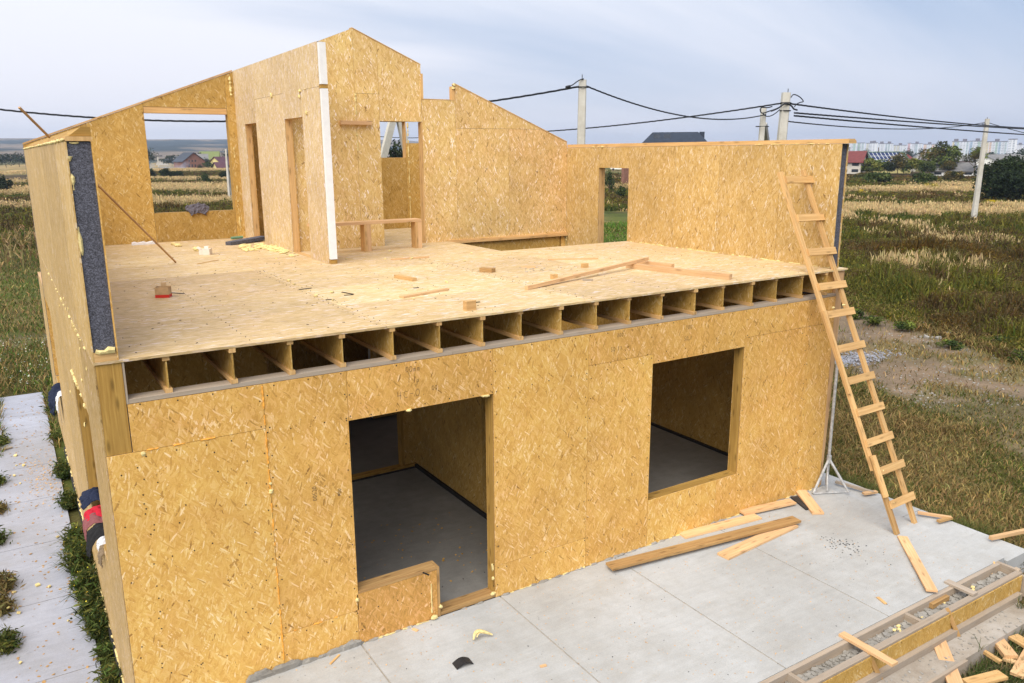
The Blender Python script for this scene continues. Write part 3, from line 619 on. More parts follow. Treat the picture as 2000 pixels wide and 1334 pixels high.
GL = {'0': [[(.5, 1), (.15, .8), (.05, .45), (.25, .05), (.6, .05), (.85, .4), (.8, .8), (.5, 1)]], '4': [[(.1, 1), (.1, .45), (.8, .5)], [(.7, 1), (.65, 0)]],
      'C': [[(.85, .85), (.5, 1), (.15, .7), (.15, .3), (.45, .03), (.85, .12)]], '-': [[(.15, .5), (.8, .52)]], 'P': [[(.2, 0), (.25, 1), (.7, .95), (.75, .6), (.25, .5)]],
      'm': [[(.05, 0), (.1, .6), (.35, .6), (.4, 0)], [(.4, .5), (.7, .6), (.8, 0)]], '1': [[(.3, .8), (.55, 1), (.5, 0)]], '2': [[(.15, .8), (.5, 1), (.8, .7), (.15, .03), (.9, .05)]], '5': [[(.8, 1), (.25, .97), (.2, .6), (.7, .55), (.75, .15), (.2, 0)]],
      'U': [[(.1, 1), (.12, .3), (.4, .02), (.75, .3), (.8, 1)]], '.': [[(.4, .0), (.5, .1)]]}
def pencil(text, x, z, h, parent, y=-.0012, w=.6, vert=False, r=.0022):
    m = MB(); p = 0
    for ch in text:
        for st in GL.get(ch, []):
            q = [(x + (p + a * w) * h, y, z + b * h) if not vert else (x + (1 - b) * h * -1, y, z - (p + a * w) * h) for a, b in st]; m.tube(q, r, 4)
        p += w * 1.25 if ch != ' ' else .5
    return hpart('pencil_marks', m, PENCIL, parent)
pencil('00mm', 2.68, 2.765, .055, fw); pencil('P', 2.79, 2.62, .06, fw); pencil('4C-0.', 2.58, 2.505, .075, fw, w=.7); pencil('00', 2.96, 2.54, .045, fw)
pencil('200', 5.34, 2.78, .045, fw); pencil('50 11', 5.25, 2.62, .05, fw); pencil('100', 6.42, 2.74, .05, fw); pencil('50 17', 6.4, 2.6, .05, fw); pencil('1200', .95, 2.68, .0001, fw)
pencil('0C500', 1.72, 1.80, .04, fw, vert=True); pencil('00m', 1.96, 1.72, .035, fw, vert=True)
m = MB()   # mortar smeared along the foot of the wall
for k in range(34):
    x = 1.0 + random.random() ** 1.6 * 1.15; m.blob((x, -.012, random.uniform(-.02, .02)), random.uniform(.03, .075), (1.5, .35, 1.0))
for k in range(60):
    x = random.uniform(2.2, 9.2) if k > 12 else random.uniform(8, 9.2); m.blob((x, -.01, 0.0), random.uniform(.012, .03), (2.2, .8, .7))
hpart('mortar_smear', m, CONF, fw)
# corner post, plates, foundation strip
m = MB(); m.box(.012, .20, .008, .16, 2.457, 3.226, grain=2); hpart('corner_post', m, TIMD)
m = MB(); m.box(.203, .218, .002, .16, 2.872, 3.226, grain=2); hpart('post_trim', m, TIMW)
for a, b in ((.22, 3.2), (3.203, 6.4), (6.403, 9.29)):
    m = MB(); m.box(a, b, .004, TH - .004, 2.873, 2.908, grain=0); hpart('top_plate', m, TIMW)
# left wall, ground floor (outer face x = 0, normal x)
lw = wall('left_wall', 0, 0.0, TH, [
    rc(.0125, 1.42, -.48, ZD - .03), rc(1.42, 3.35, -.48, .85), rc(1.42, 3.35, 2.42, ZD - .03), rc(3.35, 4.7, -.48, ZD - .03), rc(4.7, 5.95, -.48, ZD - .03), rc(5.95, 7.7, -.48, ZD - .03),
    rc(7.7, 9.4, 2.42, ZD - .03), rc(7.7, 9.4, -.48, .95)], mat=OSBS, mat_in=OSB, label='pale strand board side wall seen almost edge-on')
frame(lw, 0, 0, TH, 1.42, 3.35, .85, 2.42, TIMD); frame(lw, 0, 0, TH, 7.7, 9.35, .95, 2.42, TIMD, sides='ltb')
lw2 = wall('left_wall', 0, 0.0, TH, [rc(9.6, 11.4, -.48, 2.55)], mat=OSBS, mat_in=OSB, label='lower side wall of the rear extension')
wall('extension_wall', 1, 11.4, 11.57, [rc(0, 2.0, -.48, 2.55)], mat=OSB)
m = MB(); m.box(.0, .5, 9.62, 11.5, 2.56, 2.60, grain=-1); hpart('extension_roof_sheet', m, TIMP)
bead(lw, [(-.004, 0.0, -.48), (-.004, 9.4, -.48)], .010, FOAM, .05, .8, .12)
bead(lw, [(-.004, 0.1, ZD - .02), (-.004, 6.5, ZD - .02)], .009, FOAM, .05, .9, .45)
bead(lw, [(-.004, 3.4, 2.43), (-.004, 1.5, 2.43)], .014, FOAM, .04, .8, .2)
m = MB()
for y, z in ((3.0, 3.32), (2.4, 3.30), (4.2, 3.05), (1.7, 2.7), (2.9, 3.22), (1.3, 3.1), (.8, 3.02), (2.2, 2.1), (4.4, 1.9)): m.blob((-.004, y, z), random.uniform(.012, .024), (.5, 1, 1.3))
hpart('foam_blob', m, FOAM, lw)
m = MB(); m.box(-.025, .10, -.01, 9.6, -.62, -.49); hpart('foundation_strip', m, BLACK)
# right wall, ground floor
rw = wall('right_wall', 0, 9.30, 9.13, [rc(.172, 3.0, 0, 2.87), rc(3.0, 6.4, 0, 2.87), rc(6.4, 9.4, 0, 2.87)], mat=OSB, mat_in=OSBA)  # inner face darkened in colour to imitate the dim room
m = MB(); m.prism([(9.302, .03, 0), (9.37, .03, 0), (9.46, .03, 2.6), (9.48, .03, 3.226), (9.302, .03, 3.226)], (0, .04, 0), (Vector((0, 0, 1)), Vector((1, 0, 0)), Vector((0, 1, 0)))); hpart('corner_board', m, TIMP)
m = MB(); m.box(9.16, 9.46, .072, 4.49, 2.91, 3.226); hpart('rim_board', m, OSB)
m = MB(); m.box(9.16, 9.46, 6.42, 9.4, 2.91, 3.226); hpart('rim_board', m, OSB)
# ground floor back wall and inner partitions
wall('back_wall', 1, 9.57, 9.40, [rc(0, 3.0, 0, 2.9), rc(3.0, 6.0, 0, 2.9), rc(6.0, 9.3, 0, 2.9)])
wall('inner_partition', 0, 4.62, 4.74, [rc(.18, 1.9, .06, 2.87), rc(1.9, 4.1, .06, 2.87)], core=EPSW, mat=OSBA)  # partitions carry indoor shade painted into their darker board colour
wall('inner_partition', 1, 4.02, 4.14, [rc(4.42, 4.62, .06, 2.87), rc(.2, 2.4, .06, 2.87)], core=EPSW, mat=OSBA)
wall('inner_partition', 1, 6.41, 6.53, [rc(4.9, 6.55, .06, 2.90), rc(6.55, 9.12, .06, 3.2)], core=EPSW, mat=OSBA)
m = MB(); m.box(2.4, 4.62, 3.98, 4.10, .002, .06, grain=-1); m.box(4.37, 4.418, 4.0, 4.12, .06, 2.87, grain=2); hpart('partition_plate', m, TIMD)
m = MB(); m.box(4.585, 4.619, .18, 4.0, .001, .055); m.box(2.4, 4.6, 3.95, 3.979, .001, .02); m.box(9.08, 9.128, .18, 6.3, .001, .04); hpart('damp_membrane', m, BLACK)
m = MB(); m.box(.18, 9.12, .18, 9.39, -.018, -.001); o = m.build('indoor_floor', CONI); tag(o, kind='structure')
# joists
JX = [.535, 1.065, 1.575, 2.055, 2.56, 3.065, 3.56, 4.045, 4.55, 5.035, 5.53, 6.035, 6.56, 7.06, 7.575, 8.065, 8.57, 9.06]
for i, x in enumerate(JX):
    y1 = 9.38 if x < 6.6 else 4.45; y0 = random.uniform(-.004, .03); j = MB()
    j.box(x - .028, x + .028, y0, y1, 2.91, 2.948, grain=1); j.box(x - .028, x + .028, y0 + random.uniform(-.01, .01), y1, 3.188, 3.2255, grain=1)
    o = hpart('floor_joist', j, TIM)
    if i == 2: o['label'] = 'joist with a grey painted end'
    w = MB(); w.box(x - .005, x + .005, y0 + .003, y1 - .005, 2.9485, 3.1875); hpart('web', w, OSBA, o)  # weathered web board, its dark tint also painting in shade of the bays
m = MB(); m.box(.2, 9.1, 9.36, 9.395, 2.91, 3.226); hpart('rim_board', m, OSB)
# floor deck with the stair opening
m = MB()
def deck(x0, x1, y0, y1): m.box(x0, x1, y0, y1, ZD - .022, ZD)
for k, (a, b) in enumerate(((0.0, 2.5), (2.5, 5.0), (5.0, 6.57), (6.57, 9.5))):
    for q, (c, d) in enumerate(((-.006, 1.25), (1.25, 2.5), (2.5, 3.75), (3.75, 4.53), (4.53, 5.9), (5.9, 7.15), (7.15, 9.4))):
        if a >= 6.57 and c >= 4.53 and d <= 6.41: continue
        if a >= 6.57 and c == 5.9: c = 6.42
        deck(a + .0015 if k else a, b - .0015, c + .0015 if q else c, d - .0015)
fd = hpart('floor_deck', m, OSBD)
# upper floor: left wall
ul = wall('upper_left_wall', 0, 0.0, .185, [rc(0.0, 1.25, ZD + .001, 4.95), rc(1.25, 2.5, ZD + .001, 4.95), rc(2.5, 3.75, ZD + .001, 4.95), rc(3.75, 5.0, ZD + .001, 4.95), rc(5.0, 6.25, ZD + .001, 4.95), rc(6.25, 7.5, ZD + .001, 4.95), rc(7.5, 9.4, ZD + .001, 4.95)], mat=OSBS, mat_in=OSB, coremin=.015, label='pale strand board parapet wall with its grey foam core showing at the end')
m = MB(); m.box(.012, .173, .002, .014, ZD + .002, ZD + .075, grain=0); hpart('foot_plate', m, TIM, ul)
m = MB(); m.box(.004, .181, -.004, 9.57, 4.952, 4.985, grain=1); hpart('top_plate', m, TIM, ul)
m = MB(); m.prism([(.03, .03, 4.987), (.184, .03, 4.987), (.184, .03, 5.055), (.12, .03, 5.055)], (0, 9.5, 0), (Vector((0, 1, 0)), Vector((1, 0, 0)), Vector((0, 0, 1)))); hpart('wall_plate', m, TIMD, ul)
bead(ul, [(-.003, 0.0, 4.96), (-.003, 9.4, 4.965)], .009, FOAM, .05, .7, .1); bead(ul, [(.02, .012, 4.1), (.02, .012, 4.9)], .010, FOAM, .03, .8, .3)
bead(ul, [(.02, .006, ZD + .085), (.165, .006, ZD + .085)], .022, FOAM, .03, .5); bead(ul, [(.03, .012, 4.94), (.09, .012, 4.94)], .010, FOAM, .02, .6)
# upper floor: right wall
ur = wall('upper_right_wall', 0, 9.43, 9.277, [rc(.10, 1.1, ZD - .0, 4.95), rc(1.1, 2.3, ZD - .0, 4.95), rc(2.3, 3.3, ZD - .0, 4.95), rc(3.3, 4.5, ZD - .0, 4.95), rc(4.5, 5.37, 4.57, 4.95), rc(4.5, 5.37, 2.88, 3.05), rc(5.37, 6.4, 2.88, 4.95), rc(6.4, 9.4, ZD - .0, 4.95)], coremin=.12, mat=OSBR, label='orange strand board wall along the right edge of the deck')
frame(ur, 0, 9.43, 9.277, 4.5, 5.37, 3.05, 4.57, TIM, sides='lr', t=.05)
m = MB(); m.prism([(9.275, .0, 4.952), (9.44, .0, 4.952), (9.44, .0, 4.985), (9.40, .0, 5.012), (9.275, .0, 5.012)], (0, 6.39, 0), (Vector((0, 1, 0)), Vector((1, 0, 0)), Vector((0, 0, 1)))); hpart('wall_plate', m, TIM, ur)
bead(ur, [(9.274, .12, ZD + .004), (9.274, 4.45, ZD + .004)], .009, FOAM, .05, .8, .2); bead(ur, [(9.274, 4.8, 4.955), (9.274, 5.6, 4.955)], .010, FOAM, .03, .9, .4); bead(ur, [(9.274, .3, 4.953), (9.274, 1.6, 4.953)], .006, FOAM, .03, .7, .3)
# upper floor: back wall with the gable end, big window and small window
def zt(x): return 5.035 + .3775 * x if x < 4.85 else 6.866 - .404 * (x - 4.85)
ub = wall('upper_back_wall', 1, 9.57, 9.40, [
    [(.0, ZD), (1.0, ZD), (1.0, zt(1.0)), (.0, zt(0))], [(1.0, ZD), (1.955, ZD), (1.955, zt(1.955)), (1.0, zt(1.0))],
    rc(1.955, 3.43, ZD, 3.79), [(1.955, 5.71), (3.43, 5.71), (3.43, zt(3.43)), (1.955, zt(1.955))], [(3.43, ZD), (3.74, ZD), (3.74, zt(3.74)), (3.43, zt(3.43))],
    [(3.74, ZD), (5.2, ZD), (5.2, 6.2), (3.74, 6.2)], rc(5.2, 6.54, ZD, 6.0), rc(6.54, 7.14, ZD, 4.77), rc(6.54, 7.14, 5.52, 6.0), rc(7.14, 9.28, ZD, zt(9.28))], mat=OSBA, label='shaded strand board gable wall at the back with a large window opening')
frame(ub, 1, 9.57, 9.40, 1.955, 3.43, 3.79, 5.71, TIMD, t=.012, sides='lrb')
m = MB(); m.box(1.96, 3.425, 9.405, 9.565, 5.60, 5.708, grain=0); hpart('lintel', m, TIM, ub)
frame(ub, 1, 9.57, 9.40, 6.54, 7.14, 4.77, 5.52, TIM, t=.02)
m = MB(); m.prism([(-.0, 9.39, 5.037), (3.58, 9.39, zt(3.58) + .002), (3.58, 9.39, zt(3.58) + .03), (-.0, 9.39, 5.065)], (0, .18, 0), (Vector((1, 0, .37)).normalized(), Vector((0, 1, 0)), Vector((-.37, 0, 1)).normalized())); hpart('rafter_plate', m, TIM, ub)
bead(ub, [(3.50, 9.395, 3.3), (3.5, 9.395, 5.0)], .008, FOAM, .04, .8, .25); bead(ub, [(3.53, 9.39, 5.9), (3.53, 9.39, 6.3)], .016, FOAM, .03, .8, .1); bead(ub, [(7.2, 9.395, 3.3), (7.2, 9.395, 5.5)], .012, FOAM, .04, .8, .15)
# upper floor: partition running away from us, white foam core at its near end
pt = wall('upper_partition', 0, 3.59, 3.715, [rc(4.62, 5.43, ZD, 5.79), rc(4.62, 5.43, 5.79, 6.40), rc(5.43, 6.34, 5.40, 6.40), rc(6.34, 7.55, ZD, 5.8), rc(6.34, 7.0, 5.8, 6.40), rc(7.0, 8.02, 5.8, 6.40), rc(7.55, 8.02, ZD, 5.8), rc(8.02, 8.79, 5.40, 6.40), rc(8.79, 9.40, ZD, 6.40)], core=EPSG, mat=OSBP, mat_in=OSB, coremin=4.64, label='strand board partition running back from the white foam edge, with two narrow door openings')
m = MB(); m.box(3.604, 3.702, 4.55, 4.634, ZD + .07, 5.76); m.box(3.604, 3.702, 4.55, 4.634, 5.82, 6.385); hpart('white_foam_strip', m, EPSW, pt)
m = MB(); m.box(3.602, 3.703, 4.56, 4.63, ZD + .001, ZD + .065, grain=0); m.box(3.6, 3.705, 4.555, 4.63, 5.765, 5.815, grain=0); hpart('blocking', m, TIMD, pt)
frame(pt, 0, 3.59, 3.715, 5.43, 6.34, ZD + .001, 5.40, TIM, t=.045, ins=.012, name='door_frame'); frame(pt, 0, 3.59, 3.715, 8.02, 8.79, ZD + .001, 5.40, TIM, t=.045, ins=.012, name='door_frame')
wall('upper_partition', 1, 7.2, 7.3, [rc(3.72, 4.9, ZD, 5.9)], core=EPSW)
bead(pt, [(3.585, 4.7, 5.79), (3.585, 5.4, 5.79)], .005, FOAM, .03, .6, .5)
m = MB()
for y, z in ((5.45, 5.78), (5.48, 5.70), (6.95, 5.82), (5.2, 5.45), (6.93, 5.79)): m.blob((3.58, y, z), .03, (.6, 1, 1))
hpart('foam_blob', m, FOAM, pt)
m = MB()
for k in range(60): m.blob((random.uniform(3.38, 3.57), random.uniform(5.8, 8.0), ZD + .01), random.uniform(.012, .035), (1.5, 1.8, .6))
hpart('foam_drips', m, FOAM, pt)
# upper floor: gable wall facing us with the ridge
gr = wall('upper_gable_wall', 1, 6.40, 6.52, [
    [(3.72, ZD), (4.84, ZD), (4.84, 6.88), (3.72, 6.43)], [(4.84, 5.85), (5.27, 5.85), (5.27, 6.70), (4.84, 6.88)],
    rc(4.84, 5.27, ZD, 5.85), [(5.27, 5.40), (6.08, 5.40), (6.08, 6.365), (5.27, 6.70)],
    [(6.083, ZD - .01), (6.76, ZD - .01), (6.76, 5.785), (6.083, 5.785)], [(6.76, ZD + .0), (7.9, ZD + .0), (7.9, 5.30), (6.76, 5.30)], [(6.76, 5.30), (8.65, 5.30), (6.76, 6.06)],
    [(7.9, ZD + .0), (9.276, ZD + .0), (9.276, 5.05), (8.65, 5.30), (7.9, 5.30)]], mat=OSBN, label='strand board gable wall facing the front with ridge, narrow doorway and sloping right half')
m = MB(); m.box(6.075, 6.115, 6.39, 6.5, 5.786, 6.22, grain=2); m.box(6.055, 6.097, 6.402, 6.518, ZD, 5.396, grain=2); m.box(6.70, 6.757, 6.41, 6.51, 5.787, 6.03, grain=2); hpart('stud', m, TIM, gr)
m = MB(); m.prism([(6.76, 6.395, 6.062), (9.27, 6.395, 5.055), (9.27, 6.395, 5.075), (6.76, 6.395, 6.082)], (0, .13, 0)); m.prism([(4.84, 6.395, 6.882), (6.08, 6.395, 6.367), (6.08, 6.395, 6.382), (4.84, 6.395, 6.897)], (0, .13, 0)); m.box(6.12, 6.70, 6.40, 6.52, 5.787, 5.80); hpart('rafter_plate', m, TIM, gr)
m = MB(); m.box(6.53, 9.27, 6.34, 6.399, ZD - .045, ZD - .008, grain=0); m.box(6.53, 9.27, 6.36, 6.399, ZD - .006, ZD + .02, grain=0); hpart('stair_ledger', m, TIM, gr)
bead(gr, [(4.84, 6.396, 5.5), (4.84, 6.396, 5.85)], .012, FOAM, .03, .8, .1); bead(gr, [(4.84, 6.396, 4.9), (4.84, 6.396, 5.2)], .01, FOAM, .03, .8, .3); bead(gr, [(5.26, 6.396, 5.5), (5.26, 6.396, 5.9)], .005, FOAM, .03, .8, .5)
bead(gr, [(9.268, 6.39, 2.6), (9.268, 6.39, 3.2)], .014, FOAM, .03, .8, .2); bead(gr, [(6.72, 6.4, 6.0), (6.75, 6.4, 6.07)], .03, FOAM, .02, .6); bead(gr, [(4.85, 6.396, 3.255), (5.2, 6.396, 3.255)], .008, FOAM, .03, .8, .3)

# ------------------------------------------------------------------ loose timber
def board(name, label, p1, p2, z, w, t, mat, cat='board', group=None, z2=None, bev=.003):
    a = at(p1[0], p1[1], 2, z); b = at(p2[0], p2[1], 2, z2 if z2 is not None else z)
    c = (a + b) / 2; m = MB(); e = 0.0
    L_ = (b - a).length; d = (b - a).normalized()
    m.beam(Vector((-L_ / 2, 0, 0)), Vector((L_ / 2, 0, 0)), w, t); o = m.build(name, mat)
    x = d; y = Vector((0, 0, 1)).cross(x).normalized(); zz = x.cross(y)
    o.matrix_world = Matrix.Translation(c) @ Matrix((x, y, zz)).transposed().to_4x4()
    bv = o.modifiers.new('soft edge', 'BEVEL'); bv.width = min(bev, t * .2); bv.segments = 2
    tag(o, label, cat, group); return o
GP = 'boards lying on the patio'
board('board', 'pale board flat against the foot of the front wall, nearer the large doorway', (1332, 1048), (1480, 1010), .002, .16, .024, TIMP, group=GP)
board('board', 'pale board end lapped over another beside the wall foot', (1448, 1003), (1548, 981), .026, .15, .028, TIMP, group=GP)
board('board', 'longest yellowish board on the patio, parallel to the front wall', (1190, 1109), (1556, 1016), .047, .165, .03, TIMR, group=GP, z2=.047)
board('board', 'short sandy board with foam crumbs under the tip of the long board', (1412, 1089), (1548, 1026), .002, .175, .03, TIMP, group=GP)
board('board', 'short thick board sloping away from the wall near the steel prop', (1563, 960), (1598, 1005), .03, .16, .03, TIMP, group=GP, z2=.004)
board('board', 'dark grey wet board half under the short thick one', (1552, 972), (1582, 996), .002, .13, .024, IRON, group=GP)
board('board', 'narrow board running from the ladder foot to the formwork', (1762, 1050), (1820, 1156), .002, .12, .024, TIMP, group=GP, z2=.03)
board('batten', 'brown batten on the slab edge behind the ladder, by the grass', (1632, 943), (1706, 964), -.02, .05, .035, TIMW, 'batten')
board('batten', 'short offcut beside the slab edge left of the ladder', (1686, 966), (1712, 962), -.02, .06, .03, TIMP, 'batten')
board('batten', 'thin batten on the slab edge just right of the ladder foot', (1792, 1003), (1858, 1013), -.02, .05, .03, TIMP, 'batten')
board('batten', 'stub of batten meeting the thin one at an angle by the grass', (1832, 1020), (1858, 1013), -.024, .05, .03, TIMR, 'batten')
board('board', 'pale beam poking in from the right edge of the photo at the grass', (1934, 1054), (2010, 1038), -.02, .05, .045, TIMP)
board('wood_chip', 'small flat wood chip on the patio joint above the formwork', (1714, 1167), (1730, 1180), .002, .035, .01, TIM, 'wood chip')
D0 = ZD + .001; GD = 'timber offcuts scattered on the upper deck'
board('beam', 'thick square beam lying across the deck, pointing at the ladder', (1225, 523), (1427, 546), D0, .07, .07, TIMP, 'beam', GD)
board('beam', 'shorter beam resting behind the thick square one', (1246, 516), (1314, 524), D0, .07, .06, TIMP, 'beam', GD)
board('beam', 'long slim beam propped on the thicker beams at its far end', (1028, 566), (1264, 508), D0, .05, .045, TIMP, 'beam', GD, z2=D0 + .085)
board('board', 'flat pale board alone near the middle front of the deck', (784, 582), (873, 566), D0, .08, .024, TIMP, 'board', GD)
board('batten', 'thin batten near the bench with a chip under it', (764, 508), (838, 503), D0, .03, .02, TIMP, 'batten', GD)
board('batten', 'thin straight batten left of the long slim beam\'s tip', (1070, 508), (1168, 506), D0, .03, .02, TIMP, 'batten', GD)
board('offcut', 'flat offcut block in the middle left of the deck', (774, 542), (810, 549), D0, .07, .04, TIM, 'offcut', GD)
board('offcut', 'brick-shaped offcut block in the middle of the deck', (940, 530), (964, 532), D0, .10, .055, TIMR, 'offcut', GD)
board('offcut', 'thin flat offcut near the reddish chips', (1019, 522), (1046, 522), D0, .08, .02, TIMP, 'offcut', GD)
board('offcut', 'little cube offcut behind the long slim beam', (1137, 523), (1147, 522), D0, .06, .06, TIM, 'offcut', GD)
board('offcut', 'little pale cube offcut touching the long slim beam', (1077, 545), (1087, 544), D0, .06, .06, TIM, 'offcut', GD)
board('offcut', 'upright block standing by the front edge of the deck', (908, 607), (927, 604), D0, .06, .10, TIM, 'offcut', GD)
board('offcut', 'dark half-round bark offcut in front of the long slim beam', (1138, 548), (1158, 548), D0, .03, .02, TIMW, 'offcut', GD)
board('batten', 'thin batten lying at the foot of the leaning one', (385, 516), (427, 508), D0, .014, .008, TIM, 'batten', GD)
# leaning batten from the deck over the left wall
a = at(343, 513, 2, D0); b = at(95, 268, 0, .09); d = (b - a); e = a + d * 1.16
e2 = at(41, 217, 1, e.y); m = MB(); m.beam(a, e, .024, .016); o = m.build('leaning_batten', TIMP); tag(o, 'long thin batten leaning from the deck over the top of the left wall', 'batten')
# bench
BN = thing('bench', 'rough timber bench on the upper deck in front of the gable wall', 'bench', (4.7, 5.85, ZD))
m = MB(); m.box(3.74, 5.68, 5.72, 5.98, 3.705, 3.75, grain=0); m.build('seat', TIMP, BN)
for x in (4.62, 5.56):
    m = MB(); m.box(x, x + .045, 5.72, 5.90, ZD + .001, 3.704, grain=2); m.build('leg', TIM, BN)
    m = MB(); m.box(x + .047, x + .12, 5.725, 5.76, ZD + .001, 3.704, grain=2); m.build('brace', TIMP, BN)
m = MB(); m.box(4.54, 5.10, 6.335, 6.399, 5.335, 5.40, grain=0); o = m.build('ledge_block', TIMP); tag(o, 'short timber block nailed to the gable wall above the bench', 'block')

# ladder
LO = Vector((8.82, -1.53, 0)); LU = Vector((.9982, .0599, 0)); LV = Vector((-.02474, .41226, .91073)); LN = LU.cross(LV)
LAD = thing('ladder', 'home-made wooden ladder leaning against the deck edge at the right corner', 'ladder', LO)
def lbeam(p, q, w, t, n0, name, mat):
    m = MB(); d = (q - p).normalized(); y = LN.cross(d).normalized(); x0 = p - y * w / 2 + LN * n0; x1 = q - y * w / 2 + LN * n0
    m.prism([x0, x1, x1 + y * w, x0 + y * w], LN * t, (d, y, LN)); o = m.build(name, mat, LAD)
    bv = o.modifiers.new('soft edge', 'BEVEL'); bv.width = .003; bv.segments = 1; return o
def lp(u, v): return LO + LU * u + LV * v
lbeam(lp(.03, 0), lp(.0, 1.05), .085, .035, -.02, 'rail', TIMR); lbeam(lp(.0, .86), lp(-.06, 5.04), .08, .04, -.06, 'rail', TIM)
lbeam(lp(-.02, .5), lp(-.03, 1.05), .08, .035, .018, 'splice', TIM); lbeam(lp(-.06, 1.9), lp(-.065, 3.05), .05, .035, -.02, 'splice', TIM)
lbeam(lp(.535, 0), lp(.475, 5.06), .075, .04, -.06, 'rail', TIM)
for v in (.40, .83, 1.23, 1.65, 2.07, 2.51, 3.0, 3.38, 3.87, 4.37, 4.92):
    lbeam(lp(.03 if v < 1 else -.02, v - random.uniform(.0, .02)), lp(.60, v + random.uniform(-.01, .01) - .02), .10, .026, .018 if v < 1 else -.018, 'rung', TIM)
m = MB()
for (u, v) in ((.1, 3.06), (.35, 3.07), (.08, .83), (.1, .4)): m.blob(lp(u, v) + LN * .03, .018, (1.6, 1, .7))
m.build('foam_blob', FOAM, LAD)

# steel prop with tripod
PR = thing('steel_prop', 'grey dusty steel prop on a tripod foot at the right house corner', 'prop', (9.39, -.06, 0))
m = MB(); m.tube([(9.395, -.045, .02), (9.395, -.045, 2.15)], .022, 10); m.build('tube', STEEL, PR)
top = Vector((9.395, -.05, .44))
feet = [Vector((8.98, -.13, .015)), Vector((9.46, -.37, .015)), Vector((9.52, .05, .015)), Vector((9.22, -.19, .015))]
for f_ in feet[:3]: m = MB(); m.tube([top, f_], .019, 8); m.build('leg', STEEL, PR)
m = MB(); m.tube([Vector((9.36, -.06, .33)), feet[3]], .013, 8); m.tube([feet[0], feet[1]], .012, 8); m.build('brace', STEEL, PR)
m = MB(); m.tube([top - Vector((0, 0, .07)), top + Vector((0, 0, .05))], .034, 10); m.build('collar', STEEL, PR)

# ------------------------------------------------------------------ step formwork along the patio edge
FW = thing('step_formwork', 'weathered timber formwork for the steps along the patio edge, filled with rubble', 'formwork', (5, -2.7, 0))
m = MB(); m.box(3.2, 9.18, -2.655, -2.604, -.13, -.004, grain=0); m.build('inner_board', TIMW, FW)
m = MB(); m.box(3.2, 9.19, -2.90, -2.83, -.075, -.006, grain=0); m.build('outer_board', TIMW, FW)
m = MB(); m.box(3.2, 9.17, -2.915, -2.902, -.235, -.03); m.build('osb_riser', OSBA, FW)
m = MB(); m.box(9.182, 9.225, -2.83, -2.60, -.14, .0, grain=1); m.box(9.195, 9.24, -3.5, -2.83, -.30, -.05, grain=1); m.build('end_board', TIMW, FW)
for x in (5.33, 7.22): m = MB(); m.box(x, x + .045, -2.828, -2.656, -.13, -.008, grain=1); m.build('divider', TIMW, FW)
m = MB(); m.box(3.2, 9.1, -2.975, -2.917, -.30, -.215, grain=0); m.build('foot_board', TIMW, FW)
m = MB(); m.box(3.2, 9.18, -2.828, -2.656, -.3, -.10); m.build('rubble_bed', CONF, FW)
DUST = concrete_mat('dusty_concrete', (0.22, 0.18, 0.14), (0.33, 0.29, 0.245), (0.42, 0.39, 0.36), 0.6, 1.6)
m = MB(); m.box(3.2, 9.0, -3.24, -2.977, -.55, -.29); o = m.build('lower_step', DUST); tag(o, kind='structure')
m = MB(); m.box(3.2, 7.4, -3.275, -3.243, -.5, -.285, grain=0); m.build('front_board', TIMW, FW)
def rubble(name, n, fx, size, mats, label, cat, flat=.35):
    m = MB()
    for k in range(n):
        c = Vector(fx()); s_ = random.uniform(*size); a = random.uniform(0, 6.28); npt = random.randint(4, 6)
        tilt = Vector((random.uniform(-.35, .35), random.uniform(-.35, .35), 1)).normalized(); u = tilt.cross(Vector((math.cos(a), math.sin(a), 0))).normalized(); w = tilt.cross(u)
        p = [c + (u * math.cos(6.283 * i / npt) * random.uniform(.6, 1) + w * math.sin(6.283 * i / npt) * random.uniform(.4, .9)) * s_ for i in range(npt)]; m.prism(p, tilt * s_ * flat)
    o = m.build(name, mats); tag(o, label, cat, kind='stuff'); return o
rubble('rubble', 420, lambda: (random.uniform(5.0, 9.15), random.uniform(-2.82, -2.665), -.095), (.015, .05), CONF, 'broken grey mortar rubble in the formwork trench', 'rubble')
rubble('rubble', 160, lambda: (random.uniform(5.5, 9.1), random.uniform(-3.23, -2.98), -.288), (.006, .022), CONF, 'grey crumbs on the lower step', 'rubble')
def chips_on(x0, x1, y0, y1, z, n, size, mat, name, label, cat, flat=.12):
    return rubble(name, n, lambda: (random.uniform(x0, x1), random.uniform(y0, y1), z), size, mat, label, cat, flat)
chips_on(.3, 9.3, -2.55, -.03, .003, 1500, (.003, .011), TIMP, 'wood_chips', 'tiny wood chips strewn over the patio', 'wood chips')
chips_on(.3, 9.3, -2.55, -.03, .003, 260, (.003, .009), SCREW, 'dark_crumbs', 'black crumbs strewn over the patio', 'crumbs')
rubble('dark_crumbs', 70, lambda: (random.gauss(8.0, .12), random.gauss(-1.35, .12), .003), (.006, .016), SCREW, 'cluster of black crumbs in front of the ladder', 'crumbs', .1)
chips_on(-1.0, -.2, -2, 14, -.617, 420, (.008, .03), TIMR, 'wood_chips', 'wood shavings strewn along the side path', 'wood chips')
rubble('sawdust', 500, lambda: (random.gauss(-.42, .17), random.gauss(8.6, .7), -.616), (.006, .018), TIM, 'pale sawdust patch on the side path', 'sawdust', .1)
chips_on(-1.0, -.2, -2, 10, -.612, 26, (.02, .045), FOAM, 'foam_crumbs', 'yellow foam crumbs on the side path', 'foam crumbs', .5)
chips_on(.4, 9.0, .2, 4.4, ZD + .003, 260, (.004, .012), TIMP, 'wood_chips', 'tiny wood chips strewn over the upper deck', 'wood chips')
